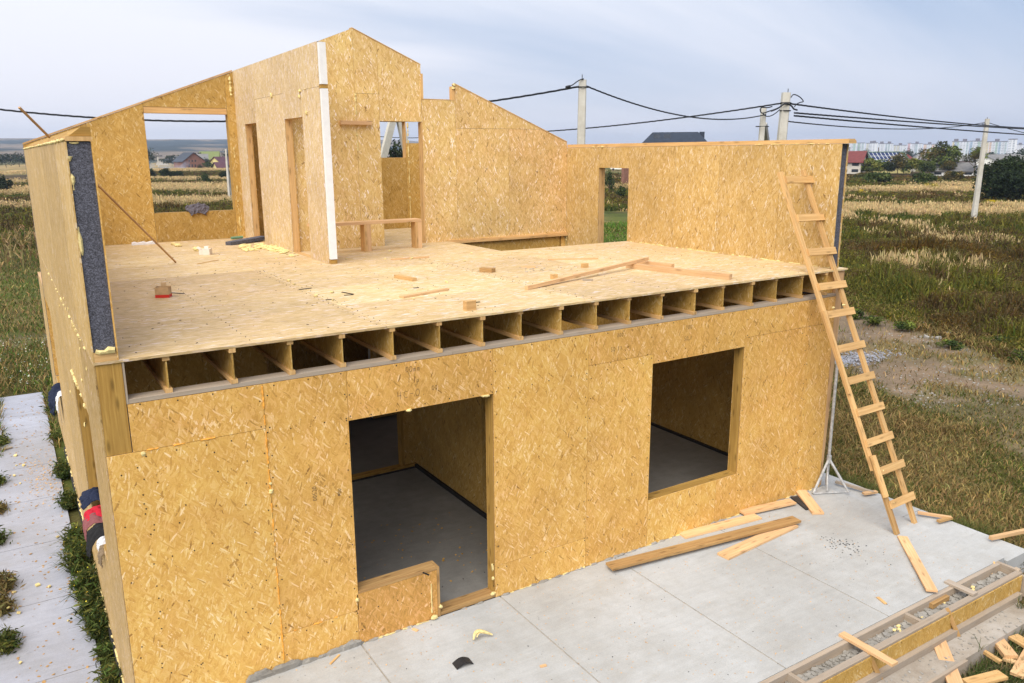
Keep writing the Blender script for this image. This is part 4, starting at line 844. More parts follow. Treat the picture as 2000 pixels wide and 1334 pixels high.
chips_on(.4, 3.4, .4, 9.0, ZD + .002, 120, (.004, .011), TIMP, 'wood_chips', 'tiny wood chips on the left half of the deck', 'wood chips')
rubble('foam_crumbs', 26, lambda: (random.uniform(2.0, 6.5), random.uniform(1.0, 6.0), ZD + .005), (.012, .035), FOAM, 'yellow foam crumbs on the upper deck', 'foam crumbs', .5)
rubble('red_chips', 22, lambda: (random.gauss(5.75, .22), random.gauss(2.3, .18), ZD + .003), (.012, .03), TIMW, 'reddish bark chips in the middle of the deck', 'bark chips', .2)
m = MB()   # black staples and nail strips on the deck
for k in range(150):
    x = .3 + random.random() ** 1.5 * 5.2; y = random.uniform(.15, 7.2); a = random.uniform(0, 3.14); l_ = random.uniform(.010, .028)
    if x > 3.5 and y > 4.4: continue
    m.beam((x, y, ZD + .001), (x + math.cos(a) * l_, y + math.sin(a) * l_, ZD + .001), .005, .004)
for (p, q) in (((584, 566), (608, 563)), ((668, 571), (690, 575)), ((672, 577), (690, 576)), ((636, 586), (653, 585)), ((333, 572), (360, 574)), ((922, 592), (937, 590)), ((808, 563), (818, 562))):
    a_ = at(*p, 2, ZD + .001); b_ = at(*q, 2, ZD + .001); m.beam(a_, b_, .022, .006)
o = m.build('nail_strips', SCREW); tag(o, 'black nail strips and staples scattered over the deck', 'nails', kind='stuff')
GF = 'scrap boards around the formwork'
board('board', 'narrow board lying across both formwork boards, lower one', (1643, 1240), (1748, 1300), .0, .09, .028, TIMP, 'board', GF, z2=.002)
board('board', 'narrow grey board lying across the formwork higher up', (1848, 1137), (1905, 1163), .0, .09, .026, TIMW, 'board', GF)
def stake(label, p, q, z1, z2, w, mat):
    return board('stake', label, p, q, z1, w, .045, mat, 'stake', 'stakes propping the formwork', z2=z2)
stake('stake leaning on the outer board near the bottom edge of the photo', (1691, 1275), (1722, 1345), -.01, -.42, .07, TIMR)
stake('stake leaning on the outer board midway up the formwork', (1846, 1192), (1873, 1258), -.01, -.40, .07, TIMR)
stake('stake leaning at the far end of the formwork', (1984, 1114), (2004, 1162), -.01, -.40, .06, TIMW)
board('board', 'widest pale plank standing out of the grass at the bottom right', (1826, 1238), (1868, 1345), -.27, .15, .03, TIMP, 'board', GF, z2=-.36)
board('board', 'bright yellow split batten in the grass', (1884, 1252), (1954, 1296), -.34, .045, .035, TIM, 'batten', GF, z2=-.39)
board('offcut', 'chunky pale block lying in the grass', (1945, 1252), (1974, 1288), -.38, .14, .05, TIMP, 'offcut', GF)
board('offcut', 'thin offcut under the chunky block', (1958, 1288), (1984, 1297), -.40, .05, .03, TIMP, 'offcut', GF)
board('board', 'yellowish board end at the right edge above the chunky block', (1978, 1245), (2012, 1265), -.36, .14, .03, TIM, 'board', GF)
board('board', 'board end at the lowest right corner of the photo', (1985, 1322), (2014, 1272), -.38, .12, .03, TIMP, 'board', GF)
board('board', 'broad yellow plank cut off by the bottom edge', (1888, 1338), (1958, 1320), -.38, .13, .03, TIM, 'board', GF)
board('board', 'dark board half buried where the stake meets the grass', (1842, 1228), (1872, 1246), -.36, .06, .03, TIMW, 'board', GF)
board('wood_block', 'split wooden block with a dark end in the formwork trench', (1816, 1187), (1848, 1170), -.09, .07, .055, TIMR, 'block', GF)
board('batten', 'little stick standing in the corner of the formwork trench', (1936, 1122), (1942, 1098), -.09, .02, .012, TIM, 'batten', z2=.0)
m = MB(); [m.blob((x, y, -.075), random.uniform(.010, .022), (1.3, 1, .7)) for x, y in ((6.95, -2.72), (7.0, -2.74), (7.05, -2.70), (7.35, -2.72), (7.42, -2.74), (7.9, -2.71), (6.98, -2.77), (8.45, -2.73), (8.5, -2.70))]
o = m.build('foam_crumbs', FOAM); tag(o, 'yellow foam lumps in the formwork trench', 'foam crumbs', kind='stuff')

# ------------------------------------------------------------------ small things on the deck and sills
CARD = plain('cardboard', (0.52, 0.36, 0.20), .8, 20, .12); CARDW = plain('white_card', (0.74, 0.68, 0.62), .7, 20, .08); RED = plain('red_print', (0.60, 0.04, 0.03), .5, 9, .1)
PAPER = plain('white_wrap', (0.72, 0.72, 0.76), .5, 12, .1)
def carton(name, label, p, sx, sy, sz, rot, mat, lidm, open_=True, band=None):
    c = at(p[0], p[1], 2, D0); t = thing(name, label, 'box', c); m = MB(); w = .004; ca, sa = math.cos(rot), math.sin(rot)
    X = Vector((ca, sa, 0)); Y = Vector((-sa, ca, 0)); Z = Vector((0, 0, 1))
    def bx(m, x0, x1, y0, y1, z0, z1): m.prism([c + X * x0 + Y * y0 + Z * z0, c + X * x1 + Y * y0 + Z * z0, c + X * x1 + Y * y1 + Z * z0, c + X * x0 + Y * y1 + Z * z0], Z * (z1 - z0))
    z0 = 0 if not band else band
    bx(m, -sx, sx, -sy, -sy + w, z0, sz); bx(m, -sx, sx, sy - w, sy, z0, sz); bx(m, -sx, -sx + w, -sy + w, sy - w, z0, sz); bx(m, sx - w, sx, -sy + w, sy - w, z0, sz); bx(m, -sx + w, sx - w, -sy + w, sy - w, z0, z0 + .01)
    m.build('carton', mat, t)
    if band: m = MB(); bx(m, -sx - .001, sx + .001, -sy - .001, sy + .001, 0, band - .001); m.build('printed_base', RED, t)
    m = MB()
    if open_:
        for s_, ln in ((1, .8), (-1, .5)):
            a_ = c + X * (s_ * sx) + Z * sz; m.prism([a_ - Y * sy, a_ + Y * sy, a_ + Y * sy + X * s_ * sx * ln + Z * .03, a_ - Y * sy + X * s_ * sx * ln + Z * .03], Z * .003)
        a_ = c + Y * sy + Z * sz; m.prism([a_ - X * sx * .5, a_ + X * sx * .3, a_ + X * sx * .3 + Z * .04 + Y * .01, a_ - X * sx * .5 + Z * .04 + Y * .01], Y * .003)
    else: bx(m, -sx, sx, -sy, sy, sz + .001, sz + .004)
    m.build('flap', lidm, t)
carton('cardboard_box', 'small open cardboard box with a red base on the near left of the deck', (320, 580), .075, .06, .12, R(-25), CARD, CARD, band=.035)
carton('cardboard_box', 'small pale open box in front of the large rear window', (402, 497), .085, .07, .09, R(-30), CARDW, CARDW)
c = at(279, 477, 2, D0); m = MB()
for i in range(8):
    x0, x1 = -.2 + i * .05, -.2 + (i + 1) * .05; h0, h1 = .035 + .012 * math.sin(i * 2.1), .035 + .012 * math.sin(i * 2.1 + 2.1)
    m.prism([c + Vector((x0, -.1, .0)), c + Vector((x1, -.1, 0)), c + Vector((x1, -.1, h1)), c + Vector((x0, -.1, h0))], (.03, .22, 0))
o = m.build('wrapped_packet', PAPER); tag(o, 'flat white wrapped packet lying by the back wall under the window', 'packet')
# grey insulation strips by the partition
m = MB(); a_ = at(446, 479, 2, D0); b_ = at(516, 470, 2, D0)
n_ = 10; d_ = (b_ - a_); y_ = Vector((0, 0, 1)).cross(d_.normalized())
for i in range(n_):
    p, q = a_ + d_ * i / n_, a_ + d_ * (i + 1) / n_; w0, w1 = .07 + .03 * min(i, 3) / 3, .07 + .03 * min(i + 1, 3) / 3; z0, z1 = .03 * i / n_, .03 * (i + 1) / n_
    m.prism([p - y_ * w0 + Vector((0, 0, z0)), q - y_ * w1 + Vector((0, 0, z1)), q + y_ * w1 + Vector((0, 0, z1)), p + y_ * w0 + Vector((0, 0, z0))], (0, 0, .06))
o = m.build('foam_strip', EPSG); tag(o, 'dark grey insulation strip lying at the foot of the narrow left doorway', 'foam strip')
m = MB(); a_ = at(452, 468, 2, D0); b_ = at(474, 466, 2, D0); m.tube([a_ + Vector((0, 0, .03)), b_ + Vector((0, 0, .03))], .025, 8)
t_ = m.build('foam_can', plain('can_paint', (0.12, 0.25, 0.17), .35, 5, .2)); tag(t_, 'small green and dark can lying behind the grey insulation strip', 'can')
m = MB()
for k in range(70): q = at(random.uniform(470, 560), random.uniform(479, 492), 2, D0); m.blob(q + Vector((0, 0, .01)), random.uniform(.012, .04), (1.5, 1.2, .6))
o = m.build('foam_crumbs', FOAM); tag(o, 'yellow foam crumbs at the partition foot', 'foam crumbs', kind='stuff')
m = MB()
for k in range(6): m.blob(at(random.uniform(335, 350), random.uniform(478, 484), 2, D0) + Vector((0, 0, .02)), .035, (1.5, 1, .7))
for k in range(5): m.blob(at(random.uniform(380, 396), random.uniform(486, 491), 2, D0) + Vector((0, 0, .02)), .04, (1.5, 1, .7))
o = m.build('foam_crumbs', FOAM); tag(o, 'yellow foam lumps by the back wall', 'foam crumbs', kind='stuff')

def cloth(name, label, path, axis, u0, u1, mat, seed=1, amp=.035, taper=.25, nu=26, nv=36, thick=.012, cat='jacket'):
    """crumpled garment draped along a path of points, u0..u1 wide along axis"""
    P = [Vector(p) for p in path]; L = [0]
    for a, b in zip(P[:-1], P[1:]): L.append(L[-1] + (b - a).length)
    def pos(t):
        s = t * L[-1]
        for i in range(len(P) - 1):
            if s <= L[i + 1] or i == len(P) - 2: return P[i].lerp(P[i + 1], (s - L[i]) / (L[i + 1] - L[i]))
    rs = random.Random(seed); ph = [rs.uniform(0, 6.28) for _ in range(8)]; V = []; F = []
    ax = Vector((0, 1, 0)) if axis == 'y' else Vector((1, 0, 0))
    for j in range(nv + 1):
        t = j / nv; c = pos(t); d = (pos(min(1, t + .02)) - pos(max(0, t - .02))).normalized(); n = ax.cross(d) * (1 if axis == 'y' else -1)
        for i in range(nu + 1):
            u = i / nu - .5; e = (abs(u) * 2) ** 2; wid = (u1 - u0) * (1 - taper * (t ** 2) + .12 * math.sin(t * 9 + ph[0]))
            w = amp * (math.sin(u * 17 + ph[1] + 3 * math.sin(t * 5 + ph[2])) + .7 * math.sin(t * 13 + u * 9 + ph[3]) + .5 * math.sin(u * 34 + t * 21 + ph[4]) + .35 * math.sin(u * 61 - t * 33 + ph[5])) * (1 - .5 * e)
            V.append(tuple(c + ax * ((u0 + u1) / 2 + u * wid) + n * (abs(w) + .006) + Vector((0, 0, -.05 * e))))
    for j in range(nv):
        for i in range(nu): a = j * (nu + 1) + i; F.append((a, a + 1, a + nu + 2, a + nu + 1))
    me = bpy.data.meshes.new(name); me.from_pydata(V, [], F); me.polygons.foreach_set('use_smooth', [True] * len(F)); me.materials.append(mat)
    o = bpy.data.objects.new(name, me); COL.objects.link(o); s_ = o.modifiers.new('s', 'SOLIDIFY'); s_.thickness = thick; s_.offset = 1; sub = o.modifiers.new('b', 'SUBSURF'); sub.levels = 1; sub.render_levels = 1
    tag(o, label, cat); return o
def fabric(name, c): return plain(name, c, .9, 90, .18, bmp=.4, bd=.002)
NAVY = fabric('navy_cloth', (.012, .018, .045)); CRIM = fabric('red_cloth', (.42, .012, .03)); MAR = fabric('maroon_cloth', (.20, .07, .075)); BLK = fabric('black_cloth', (.012, .012, .014)); GRY = fabric('grey_cloth', (.10, .09, .11)); WHT = fabric('white_cloth', (.62, .63, .68)); BRN = fabric('brown_cloth', (.20, .15, .10))
# heap of clothes on the first side window sill
cloth('jacket', 'navy jacket topmost in the heap of clothes on the side window sill', [(.14, 0, .98), (.05, 0, 1.04), (-.05, 0, 1.0), (-.09, 0, .94)], 'y', 2.78, 3.22, NAVY, 1, amp=.016)
cloth('jacket', 'bright red garment in the heap of clothes on the side window sill', [(.15, 0, .92), (.03, 0, .96), (-.06, 0, .92), (-.08, 0, .87)], 'y', 2.50, 2.80, CRIM, 2, amp=.014)
cloth('jacket', 'dusty maroon garment hanging from the side window sill', [(.08, 0, .90), (-.02, 0, .92), (-.10, 0, .86), (-.10, 0, .70)], 'y', 2.42, 2.74, MAR, 3, amp=.014)
cloth('jacket', 'black garment hanging lowest from the side window sill', [(.14, 0, .88), (.0, 0, .90), (-.08, 0, .83), (-.11, 0, .66)], 'y', 2.05, 2.44, BLK, 4, amp=.018)
cloth('cloth', 'small white rag beside the black garment on the side window sill', [(.10, 0, .87), (.0, 0, .885), (-.02, 0, .84), (-.02, 0, .78)], 'y', 1.92, 2.04, WHT, 5, amp=.012, cat='rag')
cloth('glove', 'brown work glove hanging under the white rag', [(.02, 0, .84), (-.015, 0, .79), (-.02, 0, .73), (-.02, 0, .66)], 'y', 1.84, 1.95, BRN, 6, amp=.018, cat='glove')
cloth('jacket', 'dark blue jacket with a pale lining hanging from the farther side window', [(.12, 0, .98), (-.01, 0, 1.0), (-.08, 0, .9), (-.10, 0, .60)], 'y', 8.0, 8.6, NAVY, 7, amp=.05)
cloth('cloth', 'white rag hanging beside the dark blue jacket at the farther side window', [(.12, 0, .98), (-.01, 0, 1.01), (-.05, 0, .92), (-.06, 0, .72)], 'y', 7.8, 7.95, WHT, 8, amp=.015, cat='rag')
cloth('jacket', 'grey jacket thrown over the sill of the large rear window', [(0, 9.5, 3.80), (0, 9.46, 3.93), (0, 9.39, 3.83), (0, 9.375, 3.76)], 'x', 2.52, 2.95, GRY, 9, amp=.025)
# foam shaving and black curved scrap on the patio
m = MB(); a_ = at(925, 1253, 2, .01); b_ = at(962, 1243, 2, .01); n_ = 12
pts = [a_.lerp(b_, i / n_) + Vector((0, 0, .02 + .05 * math.sin(math.pi * i / n_))) + Vector((-.03, .05, 0)) * math.sin(math.pi * i / n_) for i in range(n_ + 1)]
m.tube(pts, [.008 + .014 * math.sin(math.pi * i / n_) for i in range(n_ + 1)], 6); m.tube([p + Vector((.02, -.02, -.01)) for p in pts[2:9]], .006, 5)
o = m.build('foam_shaving', FOAM); tag(o, 'curled pale foam shaving lying on the patio before the doorway', 'foam shaving')
m = MB(); a_ = at(888, 1303, 2, .0); b_ = at(920, 1292, 2, .0); d_ = (b_ - a_); y_ = Vector((-d_.y, d_.x, 0)).normalized() * .055; n_ = 8
for i in range(n_):
    z0, z1 = [.035 * math.sin(math.pi * (i + k) / n_) + .003 for k in (0, 1)]; p, q = a_ + d_ * i / n_, a_ + d_ * (i + 1) / n_
    m.prism([p - y_ + Vector((0, 0, z0)), q - y_ + Vector((0, 0, z1)), q + y_ + Vector((0, 0, z1)), p + y_ + Vector((0, 0, z0))], (0, 0, .008))
o = m.build('plastic_scrap', BLACK); tag(o, 'black curved plastic scrap on the patio near the bottom edge', 'scrap')
board('wood_chip', 'small orange wood chip on the patio right of the black scrap', (1055, 1303), (1067, 1300), .001, .03, .012, TIMP, 'wood chip')
board('wood_chip', 'chip standing by the low wall in front of the doorway', (806, 1229), (816, 1233), .001, .03, .012, TIMP, 'wood chip')
board('wood_splinter', 'long splinter on the patio close to the wall at the bottom left', (645, 1298), (663, 1280), .001, .02, .012, TIM, 'splinter')
board('fastener', 'black strip of staples on the low wall beside the doorway', (826, 1119), (838, 1124), .600, .014, .01, SCREW, 'staple strip')
board('wood_chip', 'dark offcut on the side path at the left edge of the photo', (2, 880), (24, 874), -.61, .06, .02, TIMW, 'wood chip')

# ------------------------------------------------------------------ weeds along the side wall and slab edges
def weed(label, p, r, h, cols, n=300, z=None, yel=0, group='weeds growing along the side wall', xyz=None):
    r *= .72; h *= .85; n = int(n * .75)
    b = Vector(xyz) if xyz else at(p[0], p[1], 2, -.62); t = thing('weed_plant', label, 'weed', b, group)
    P = []; parts = []
    # arching narrow leaves
    a = rng.uniform(0, 6.283, n); rr = r * rng.uniform(0, 1, n) ** .7; base = np.stack([b.x + rr * np.cos(a) * .6, b.y + rr * np.sin(a) * 1.2, np.full(n, b.z)], 1)
    hh = h * rng.uniform(.3, 1, n); C = vary(cols[0], n, .35); k = (rng.uniform(0, 1, n) < .35)[:, None]; C = np.where(k, vary(cols[1], n, .3), C)
    parts.append(blades(base, hh, rng.uniform(.008, .02, n), rng.uniform(.2, 1.2, n), C, .5))
    m_ = n * 2; i = rng.integers(0, n, m_); L_ = base[i] + np.stack([rng.normal(0, .05, m_), rng.normal(0, .08, m_), hh[i] * rng.uniform(.3, 1, m_)], 1)
    v, f, c = leaves(L_, rng.uniform(.05, .13, m_), np.clip(C[i] * rng.uniform(.8, 1.3, (m_, 1)), 0, 1), asp=.22); parts.append((v, np.concatenate([f[:, [0, 1, 2]], f[:, [0, 2, 3]]], 0), c))
    o = fast_mesh('foliage', *join(parts), LEAF); par(o, t)
    if yel:
        q = base[rng.integers(0, n, yel)] + np.stack([rng.normal(0, .04, yel), rng.normal(0, .04, yel), rng.uniform(.4, 1, yel) * h], 1)
        v, f, c = leaves(q, rng.uniform(.015, .03, yel), vary((.75, .62, .06), yel, .15), asp=.9); o = fast_mesh('flower', v, f, c, LEAF); par(o, t)
    return t
WC = ((.040, .060, .014), (.11, .115, .028)); WD = ((.17, .13, .05), (.09, .08, .03))
for lb, xyz, r, h, n, y in (
    ('small weed tuft at the far end of the side wall', (-.10, 12.6, -.62), .18, .22, 120, 0), ('low weed tuft below the hanging blue jacket', (-.12, 10.6, -.62), .16, .20, 120, 0),
    ('leafy green weed beside the sawdust patch', (-.13, 8.4, -.62), .22, .34, 300, 2), ('dark leafy weed just beyond the heap of clothes', (-.15, 6.9, -.62), .20, .36, 300, 0),
    ('tall grassy weed clump with yellow specks under the heap of clothes', (-.14, 5.2, -.62), .26, .50, 620, 10), ('widest dark leafy weed clump below the black garment', (-.16, 4.55, -.62), .30, .52, 700, 6),
    ('drooping leafy weed clump nearest below the glove', (-.14, 3.75, -.62), .28, .46, 620, 8), ('leafy weed with pale dead leaves on the path edge', (-.15, 3.2, -.62), .22, .36, 420, 4),
    ('dense low weed with yellow flecks halfway to the front corner', (-.11, 2.75, -.62), .2, .34, 420, 6), ('small round weed tuft close to the front corner', (-.10, 2.2, -.62), .11, .2, 160, 0), ('weed tuft with pale flakes at the bottom edge of the photo', (-.10, 1.6, -.62), .16, .3, 260, 3)):
    weed(lb, None, r, h, WC, n, xyz=xyz, yel=y)
for lb, xyz, r, h, n, c in (
    ('green weed tuft on the left path edge farthest up', (-1.02, 10.9, -.63), .22, .2, 200, WC), ('thin green weed blades at the left path edge', (-1.10, 8.6, -.63), .22, .25, 120, WC), ('dry brown grass tuft at the left path edge', (-1.08, 7.3, -.63), .25, .2, 160, WD),
    ('wispy weed tuft at the left edge midway', (-1.10, 6.1, -.63), .22, .2, 130, WC), ('dry arching grass tuft with yellow bits at the left edge', (-1.06, 4.55, -.63), .26, .26, 260, WD), ('brown and green tuft at the left edge below the arching one', (-1.08, 3.95, -.63), .22, .24, 240, WD), ('green tuft in the lower left corner', (-1.04, 3.05, -.63), .24, .22, 260, WC)):
    weed(lb, None, r, h, c, n, xyz=xyz, group='tufts along the outer path edge')
def tuft_patch():
    parts = []; n = 20000
    x = rng.uniform(6.6, 11, n); y = rng.uniform(-4.6, -2.95, n); k = ((fbm(x, y, .5, 7) > .36) & ~((y > -3.25) & (x < 9.0) & (fbm(x, y, .3, 8) < .68))) ; x, y = x[k], y[k]; n = len(x)
    C = np.where((rng.uniform(0, 1, n) < .35)[:, None], vary((.22, .17, .08), n), vary((.055, .085, .02), n)); z = np.where((y > -3.25) & (x < 9.0), -.29, gz(x, y))
    parts.append(blades(np.stack([x, y, z], 1), rng.uniform(.05, .19, n), rng.uniform(.004, .01, n), rng.uniform(.3, 1.2, n), C))
    n = 6000; x = rng.normal(10.05, .16, n); y = rng.uniform(-2.6, .9, n); k = fbm(x, y, .35, 11) > .45; x, y = x[k], y[k]; n = len(x); parts.append(blades(np.stack([x, y, gz(x, y)], 1), rng.uniform(.1, .3, n), rng.uniform(.004, .01, n), rng.uniform(.3, 1.2, n), vary((.10, .115, .03), n)))
    o = fast_mesh('grass_patch', *join(parts), LEAF); tag(o, 'rough grass growing through the scrap boards beside the steps', 'grass', kind='stuff')
tuft_patch()
# dry corn-like stalks at the far left
def cornpatch():
    n = 500; x = rng.uniform(-14, 1.5, n); y = rng.uniform(39, 53, n); parts = [blades(np.stack([x, y, gz(x, y)], 1), rng.uniform(.8, 1.6, n), rng.uniform(.04, .08, n), rng.uniform(.05, .3, n), vary((.22, .16, .07), n))]
    for q in range(3): parts.append(blades(np.stack([x, y, gz(x, y) + rng.uniform(.2, 1.1, n)], 1), rng.uniform(.3, .6, n), rng.uniform(.04, .08, n), rng.uniform(.6, 1.3, n), vary((.28, .20, .09), n), .6))
    o = fast_mesh('corn_stubble', *join(parts), TAN); tag(o, 'patch of dry broken maize stalks at the left edge', 'maize stubble', kind='stuff')
cornpatch()
def flowers():
    n = 420; x = rng.uniform(-3, 1, n); y = rng.uniform(15, 21, n); P = np.stack([x, y, gz(x, y) + rng.uniform(.08, .25, n)], 1); v, f, c = leaves(P, rng.uniform(.02, .05, n), vary((.6, .62, .5), n, .1), asp=.9)
    o = fast_mesh('white_flowers', v, f, c, LEAF); tag(o, 'small white flowers in the grass beyond the side path', 'flowers', kind='stuff')
flowers()

# ------------------------------------------------------------------ poles and cables
def pole(label, base, top, w0, w1, group='concrete electricity poles', extra=None):
    t = thing('electricity_pole', label, 'pole', base, group); m = MB(); B = Vector(base) - Vector((0, 0, .3)); Tt = Vector(top)
    d = (Tt - B).normalized(); x = Vector((.845, -.534, 0)); y = d.cross(x).normalized(); x = y.cross(d)
    for (a, b, q) in ((0, 1, 1),):
        A = [B + x * sx * w0 / 2 + y * sy * w0 * .45 for sx, sy in ((-1, -.7), (-.75, -1), (.75, -1), (1, -.7), (1, 1), (-1, 1))]
        Z_ = [Tt + x * sx * w1 / 2 + y * sy * w1 * .45 for sx, sy in ((-1, -.7), (-.75, -1), (.75, -1), (1, -.7), (1, 1), (-1, 1))]
        n = len(A); fr = (d, x, y)
        for i in range(n): m.pf([A[i], A[(i + 1) % n], Z_[(i + 1) % n], Z_[i]], fr, (0, 0))
        m.pf(Z_, fr, (0, 0))
    m.build('shaft', POLE, t); return t
def clampset(t, p, r=.14):
    m = MB(); n = 14
    m.tube([Vector(p) + Vector((math.cos(6.283 * i / n) * r, math.sin(6.283 * i / n) * r, 0)) for i in range(n + 1)], .018, 5); m.tube([Vector(p) + Vector((-r * 1.5, 0, 0)), Vector(p) + Vector((r * 1.5, 0, 0))], .02, 5); m.build('clamp', IRON, t)
YP = 14.0
p1t = at(1138, 156, 1, YP); p1b = Vector((p1t.x - .1, YP, -.4)); P1 = pole('nearest concrete electricity pole, rising alone behind the sloping gable', p1b, p1t, .30, .23)
m = MB(); m.tube([p1t + Vector((-.02, 0, 0)), p1t + Vector((-.02, 0, .16))], .012, 5); m.build('earth_rod', IRON, P1); clampset(P1, p1t - Vector((0, 0, .22)), .15)
p2t = at(1536, 181, 1, 13.0); q_ = at(1527, 272, 1, 13.0); p2b = p2t + (q_ - p2t) * (p2t.z + .4) / (p2t.z - q_.z); P2 = pole('tall concrete electricity pole behind the right wall where all cables meet', p2b, p2t, .36, .27)
m = MB(); m.tube([p2t + Vector((.08, 0, 0)), p2t + Vector((.08, 0, .14))], .014, 5); m.build('earth_rod', IRON, P2); clampset(P2, p2t - Vector((0, 0, .35)), .18); clampset(P2, p2t - Vector((0, 0, .62)), .18)
p3t = at(1492, 210, 1, 22.0); q_ = at(1487, 272, 1, 22.0); p3b = p3t + (q_ - p3t) * (p3t.z + .4) / (p3t.z - q_.z); P3 = pole('shorter concrete pole with an angled strut left of the tall one', p3b, p3t, .30, .24)
s0 = at(1497, 243, 1, 22.2); s1 = at(1501, 272, 1, 23.0); sb = s0 + (s1 - s0) * (s0.z + .4) / (s0.z - s1.z)
m = MB(); m.beam(sb, s0, .2, .2, up=(0, 1, 0)); m.build('strut', POLE, P3); clampset(P3, at(1489, 247, 1, 22.0), .32)
p4b = Vector((54.5, 22.3, -.35)); p4b = at(1900, 441, 2, -.35); dd = math.hypot(p4b.x - CAM.x, p4b.y - CAM.y); p4t = far(1929, 232, dd); P4 = pole('slender white concrete pole leaning slightly in the field at the right', p4b, p4t, .34, .24)
m = MB(); m.tube([p4t + Vector((-.05, 0, 0)), p4t + Vector((-.05, 0, .1))], .02, 5); m.tube([p4t - Vector((.1, 0, .35)), p4t - Vector((.45, -.1, .35))], .03, 5); m.build('bracket', IRON, P4)
# A-frame seen through the small rear window
ya = 24.0; apx = at(776, 196, 1, ya); fa = thing('electricity_pole', 'A-shaped concrete pole seen through the small rear window', 'pole', (apx.x, ya, -.5), 'concrete electricity poles')
for (u, v) in (((768, 238), (750, 308)), ((784, 238), (799, 308))):
    a_ = at(*u, 1, ya); b_ = at(*v, 1, ya); d_ = (b_ - a_) / (a_.z - b_.z); lo = a_ + d_ * (a_.z + .7); hi = a_ - d_ * (1.0)
    m = MB(); m.beam(lo, hi, .26, .22, up=(0, 1, 0)); m.build('leg', POLE, fa)
# slender pole with strut seen through the large rear window
pb = at(449, 399, 2, -.6); dd = math.hypot(pb.x - CAM.x, pb.y - CAM.y); pt_ = far(441, 291, dd); P6 = pole('pale slender pole with a strut seen at the right of the large rear window', pb, pt_, .26, .2)
m = MB(); m.beam(far(457, 398, dd + 2) , far(443, 318, dd), .18, .18, up=(0, 1, 0)); m.build('strut', POLE, P6); m = MB(); m.beam(far(436, 303, dd), far(446, 303, dd), .1, .1); m.build('crossarm', IRON, P6)
pb = at(310, 327, 2, -.6); dd = math.hypot(pb.x - CAM.x, pb.y - CAM.y); P7 = pole('tiny far pole with crossarm in the smoke, seen through the large rear window', pb, far(308, 306, dd), .5, .4); m = MB(); m.beam(far(304, 306, dd), far(317, 305, dd), .4, .4); m.build('crossarm', IRON, P7)
for i, (x, yt, yb) in enumerate(((1716, 288, 336), (1660, 287, 336), (1664, 315, 337), (1787, 306, 337))):
    pb = at(x - 2, yb, 2, -.5); dd = math.hypot(pb.x - CAM.x, pb.y - CAM.y)
    lb = ('thin wooden pole right of the yellow gable of the solar house', 'thin dark pole in front of the red-roofed house', 'short dark post in front of the red-roofed house', 'leaning pale pole in the yellow-green tree')[i]
    t = thing('electricity_pole', lb, 'pole', pb); m = MB(); m.tube([pb - Vector((0, 0, .5)), far(x + (5 if i == 3 else 0), yt, dd)], [.16, .11], 6); m.build('shaft', POLE if i == 3 else BARK, t)

def cable(label, A, B, mid, r=.022, name='cable', n=40, twist=True):
    """hanging cable from A to B; the sag is set so that it passes the height seen at pixel mid"""
    A = Vector(A); B = Vector(B); best = (1e9, 0)
    def px(P): d = MR.transposed() @ (P - CAM); return 1000 + FPX * d.x / -d.z, 667 - FPX * d.y / -d.z
    t = min((i / 200 for i in range(201)), key=lambda t: abs(px(A.lerp(B, t))[0] - mid[0])); P = A.lerp(B, t)
    for k in range(-40, 400):
        s_ = k * .01; q = px(P - Vector((0, 0, 4 * s_ * t * (1 - t))))
        if abs(q[1] - mid[1]) < best[0]: best = (abs(q[1] - mid[1]), s_)
    s_ = best[1]; m = MB(); C_ = [A.lerp(B, i / n) - Vector((0, 0, 4 * s_ * (i / n) * (1 - i / n))) for i in range(n + 1)]
    if twist:
        M_ = n * 6
        for ph in (0, 2.09, 4.19):
            pts = []
            for i in range(M_ + 1):
                t = i / M_; c = A.lerp(B, t) - Vector((0, 0, 4 * s_ * t * (1 - t))); a = t * (B - A).length / 1.1 * 6.283 + ph
                pts.append(c + Vector((math.cos(a) * r * .55, 0, math.sin(a) * r * .55)))
            m.tube(pts, r * .62, 4)
    else: m.tube(C_, r, 5)
    o = m.build(name, CABLE); tag(o, label, 'cable', 'power cables strung between the poles'); return o
a1 = far(-260, 176, 34); c1 = p1t - Vector((0.12, 0, .20))
cable('cable coming from the far left behind the gable to the nearest pole', a1, c1, (443, 237), .028)
k2 = p2t + Vector((0, 0, -.62))
cable('cable sagging from the nearest pole to the tall pole', c1 + Vector((.24, 0, .03)), p3t + Vector((0, -.15, -.35)), (1300, 219), .025)
cable('cable from behind the gable, crossing below the nearest pole, up to the tall pole', far(880, 262, 46), p2t - Vector((.1, 0, .35)), (1160, 249), .026)
cable('thin line seen through the small rear window', far(660, 255, 40), far(900, 262, 40), (775, 269), .018, twist=False)
for lb, A, B, mid, r in (
    ('uppermost of the cables running right from the tall pole', p2t - Vector((-.1, 0, .36)), far(2160, 252, 78), (1825, 236), .03),
    ('middle cable running right from the tall pole', p2t - Vector((-.5, 0, .68)), far(2160, 258, 78), (1825, 241), .03),
    ('lower thick cable running right from the tall pole', p2t - Vector((-.5, 0, .78)), far(2160, 271, 70), (1825, 250), .03),
    ('thinnest cable dipping from the tall pole to the slender leaning pole', p2t - Vector((-.12, 0, .98)), p4t - Vector((.3, 0, .25)), (1720, 251), .022),
    ('thin cable falling right from the slender leaning pole', p4t - Vector((-.1, 0, .25)), far(2160, 288, 70), (2000, 259), .022)): cable(lb, A, B, mid, r)
